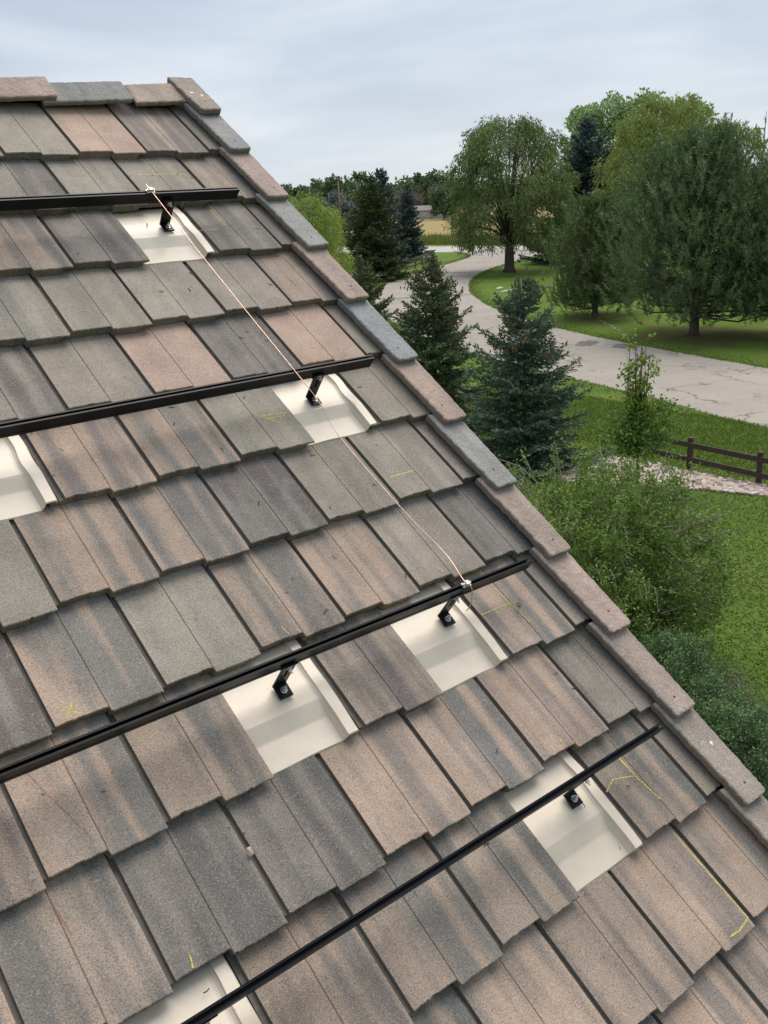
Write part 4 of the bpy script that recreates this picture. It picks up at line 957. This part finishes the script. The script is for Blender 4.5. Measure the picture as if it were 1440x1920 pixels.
# pale flat stones on the lawn by the willow
M_pale = simple('pale_stone', (.40, .385, .355), .9, var=.25, sc=3, bump=.6, bsc=8, bd=.03)
for x, y, sx, sy, a, lb in ((52.4, 50.2, .62, .22, .5, 'pale flat stone slab on the lawn below the round willow'), (51.2, 48.3, .85, .25, .3, 'longer pale flat stone on the lawn nearer the road')):
    bm_ = bmesh.new(); bmesh.ops.create_icosphere(bm_, subdivisions=3, radius=1)
    for v in bm_.verts: v.co *= 1 + .12*math.sin(v.co.x*5 + v.co.y*7 + x)
    me = bpy.data.meshes.new('flat_stone'); bm_.to_mesh(me); bm_.free(); o = link('flat_stone', me, M_pale, None, (x, y, .03)); o.scale = (sx, sy, .10); o.rotation_euler = (0, 0, a); tag(o, lb, 'stone')
# fallen limb
mb = MB(); mb.tube(catmull([(0, 0, .05), (.6, .3, .12), (1.3, .35, .08), (2.1, .75, .06)], 5), [.05]*8 + [.04]*8, 6) if False else mb.tube([(0, 0, .05), (.6, .3, .12), (1.3, .35, .08), (2.1, .75, .06)], [.06, .05, .04, .02], 6); mb.tube([(.6, .3, .12), (.9, -.1, .3), (1.4, -.3, .25)], [.035, .025, .01], 5)
o = mb.build('fallen_branch', M_twig, None, (53.2, 46.6, 0)); tag(o, 'grey fallen branch lying on the lawn beside the low pine bush', 'branch')
# utility box and roadside post
M_box = simple('green_grey_paint', (.13, .17, .15), .5, var=.1)
root = empty('utility_box', (47.2, 59.4, 0), 'small grey-green utility box at the road edge below the big dark spruce', 'utility box'); root.rotation_euler = (0, 0, .7)
mb = MB(); mb.box((-.32, -.25, 0), (.32, .25, .5)); bevel(mb.build('cabinet', M_box, root), .02); mb = MB(); mb.box((-.34, -.27, .502), (.34, .27, .56)); bevel(mb.build('lid', M_box, root), .015)
root = empty('mailbox', (77.02, 77.92, 0), 'small dark mailbox on a post where the road meets the cross road', 'mailbox')
mb = MB(); mb.box((-.05, -.05, -.1), (.05, .05, .95)); mb.build('post', M_black, root); mb = MB(); mb.box((-.13, -.26, .952), (.13, .26, 1.15)); mb.tube([(0, -.26, 1.15), (0, .26, 1.15)], .13, 12); mb.build('box', M_black, root)
# far house
root = empty('far_house', (159.7, 179.9, 0), 'small pale house with grey roof at the far edge of the golden field', 'house'); root.rotation_euler = (0, 0, R(-42)); root.scale = (.85, .85, .85)
M_hw = simple('cream_wall', (.46, .42, .36), .85, var=.08, sc=1); M_hr = simple('grey_shingle', (.24, .22, .21), .9, var=.2, sc=2)
M_win = simple('white_blue_window', (.48, .56, .64), .2)
mb = MB(); mb.box((-3.4, -2.2, 0), (3.4, 2.2, 2.5)); mb.box((3.42, -1.7, 0), (8.4, 2.2, 1.9)); mb.build('wall', M_hw, root)
mb = MB(); mb.add([(-3.8, -2.6, 2.42), (3.8, -2.6, 2.42), (3.8, 0, 3.75), (-3.8, 0, 3.75), (-3.8, 2.6, 2.42), (3.8, 2.6, 2.42)], [(0, 1, 2, 3), (3, 2, 5, 4)]); mb.add([(3.5, -2.1, 1.85), (8.8, -2.1, 1.85), (8.8, .2, 2.6), (3.5, .2, 2.6), (3.5, 2.4, 1.85), (8.8, 2.4, 1.85)], [(0, 1, 2, 3), (3, 2, 5, 4)]); o = mb.build('roof', M_hr, root); o.modifiers.new('thickness', 'SOLIDIFY').thickness = .12
for x, z0, z1, w_, nm in ((-1.2, .0, 2.0, 1.0, 'door'), (1.6, .9, 1.9, 1.2, 'window'), (5.8, .7, 1.5, 1.0, 'window')):
    mb = MB(); y_ = -2.2 if x < 3 else -1.7; mb.box((x - w_/2, y_ - .06, z0 + .02), (x + w_/2, y_ + .02, z1)); mb.build(nm, M_win, root)
# utility poles with a line between them
M_pole = simple('pole_wood', (.20, .145, .105), .9, var=.2, sc=3)
P1, P2 = (102.4, 135.7, 9.0), (115.8, 163.1, 8.6)
for (x, y, h), lb in ((P1, 'right-hand wooden utility pole in front of the far trees'), (P2, 'left-hand wooden utility pole farther off beside the grey-green tree')):
    root = empty('utility_pole', (x, y, 0), lb, 'utility pole', 'far utility poles'); mb = MB(); mb.tube([(0, 0, -.2), (0, 0, h)], [.17, .12], 8); mb.build('pole', M_pole, root); mb = MB(); mb.bar((-.9, .5, h - .5), (.9, -.5, h - .5), .1, .12); mb.build('crossarm', M_pole, root)
mb = MB()
for s in (-.8, .8):
    a = Vector((P1[0] + s, P1[1] - s*.55, P1[2] - .42)); b = Vector((P2[0] + s, P2[1] - s*.55, P2[2] - .42)); mb.tube([a.lerp(b, t) - Vector((0, 0, 1.2*4*t*(1-t))) for t in np.linspace(0, 1, 9)], .03, 4)
tag(mb.build('power_line', M_black), 'pair of thin dark wires sagging between the two far utility poles', 'power line')
# grass blades on the near lawn and along the fence
rng = np.random.default_rng(5)
n = 330000
x = rng.uniform(4.5, 27, n); y = rng.uniform(-3, 26, n)
ok = (y - .95*x < 1.5 + rng.exponential(2.2, n)) & (y - .95*x > -11.5 - rng.exponential(1.5, n)) & (x < 24.6 + .155*y)
bx = np.array([b[0] for b in bed]); by = np.array([b[1] for b in bed]); bw_ = np.array([b[2] for b in bed])
ok &= ~((np.abs(x - np.interp(y, by, bx)) < np.interp(y, by, bw_)*.92) & (y > 8.9) & (y < 15.9))
x, y = x[ok], y[ok]; n = len(x)
hgt = rng.uniform(.025, .055, n)*np.where(x > 21.8, 2.0, 1.); a = rng.uniform(0, 6.28, n); lean = rng.normal(size=(n, 2))*.045
wd = rng.uniform(.010, .022, n)
V = np.stack([np.c_[x - np.cos(a)*wd, y - np.sin(a)*wd, np.zeros(n)], np.c_[x + np.cos(a)*wd, y + np.sin(a)*wd, np.zeros(n)], np.c_[x + lean[:, 0], y + lean[:, 1], hgt]], 1)
tag(link('grass', fast_mesh('grass', V, 3, np.clip(rng.normal(.4, .28, n), 0, 1)), M_grass), 'short green grass blades on the lawn below the house', 'grass', kind='stuff')
# ragged grass along the road edges
pts = []
for E_, sg in ((A, -1), (B, 1)):
    i = rng.integers(0, 185, 15000); t = rng.uniform(size=15000)[:, None]; p = E_[i]*(1-t) + E_[i+1]*t; d = unit(E_[i+1] - E_[i]); nn = np.c_[-d[:, 1], d[:, 0]]*-sg
    pts.append(p + nn*(-.10 + rng.gamma(1.5, .28, 15000))[:, None])
p = np.concatenate(pts); n = len(p); x, y = p[:, 0], p[:, 1]
hgt = rng.uniform(.03, .10, n); a = rng.uniform(0, 6.28, n); wd = rng.uniform(.015, .035, n)
V = np.stack([np.c_[x - np.cos(a)*wd, y - np.sin(a)*wd, np.zeros(n)], np.c_[x + np.cos(a)*wd, y + np.sin(a)*wd, np.zeros(n)], np.c_[x + rng.normal(size=n)*.06, y + rng.normal(size=n)*.06, hgt]], 1)
tag(link('edge_grass', fast_mesh('edge_grass', V, 3, np.clip(rng.normal(.6, .3, n), 0, 1)), M_grass), 'ragged fringe of longer grass along both edges of the curving road', 'grass', kind='stuff')
# taller grass beyond the cross road
n = 16000
t = rng.uniform(size=n); L0 = np.array([73, 150.]); L1 = np.array([92, 82.]); L2 = np.array([99, 53.])
tt = t*2; base = np.where((tt < 1.3)[:, None], L0 + (L1-L0)*(tt/1.3)[:, None], L1 + (L2-L1)*((tt-1.3)/.7)[:, None]); off = rng.uniform(.5, 12, n)
x = base[:, 0] + off; y = base[:, 1] + off*.25; a = rng.uniform(0, 6.28, n); hgt = rng.uniform(.5, 1.25, n); wd = .12
V = np.stack([np.c_[x - np.cos(a)*wd, y - np.sin(a)*wd, np.zeros(n)], np.c_[x + np.cos(a)*wd, y + np.sin(a)*wd, np.zeros(n)], np.c_[x + rng.normal(size=n)*.2, y + rng.normal(size=n)*.2, hgt]], 1)
M_tall = make_leaf('tall_grass_blades', (.12, .17, .03), (.27, .27, .07), .25)
tag(link('tall_grass', fast_mesh('tall_grass', V, 3, rng.uniform(0, 1, n)), M_tall), 'strip of tall yellow-green grass between the cross road and the golden field', 'grass', kind='stuff')
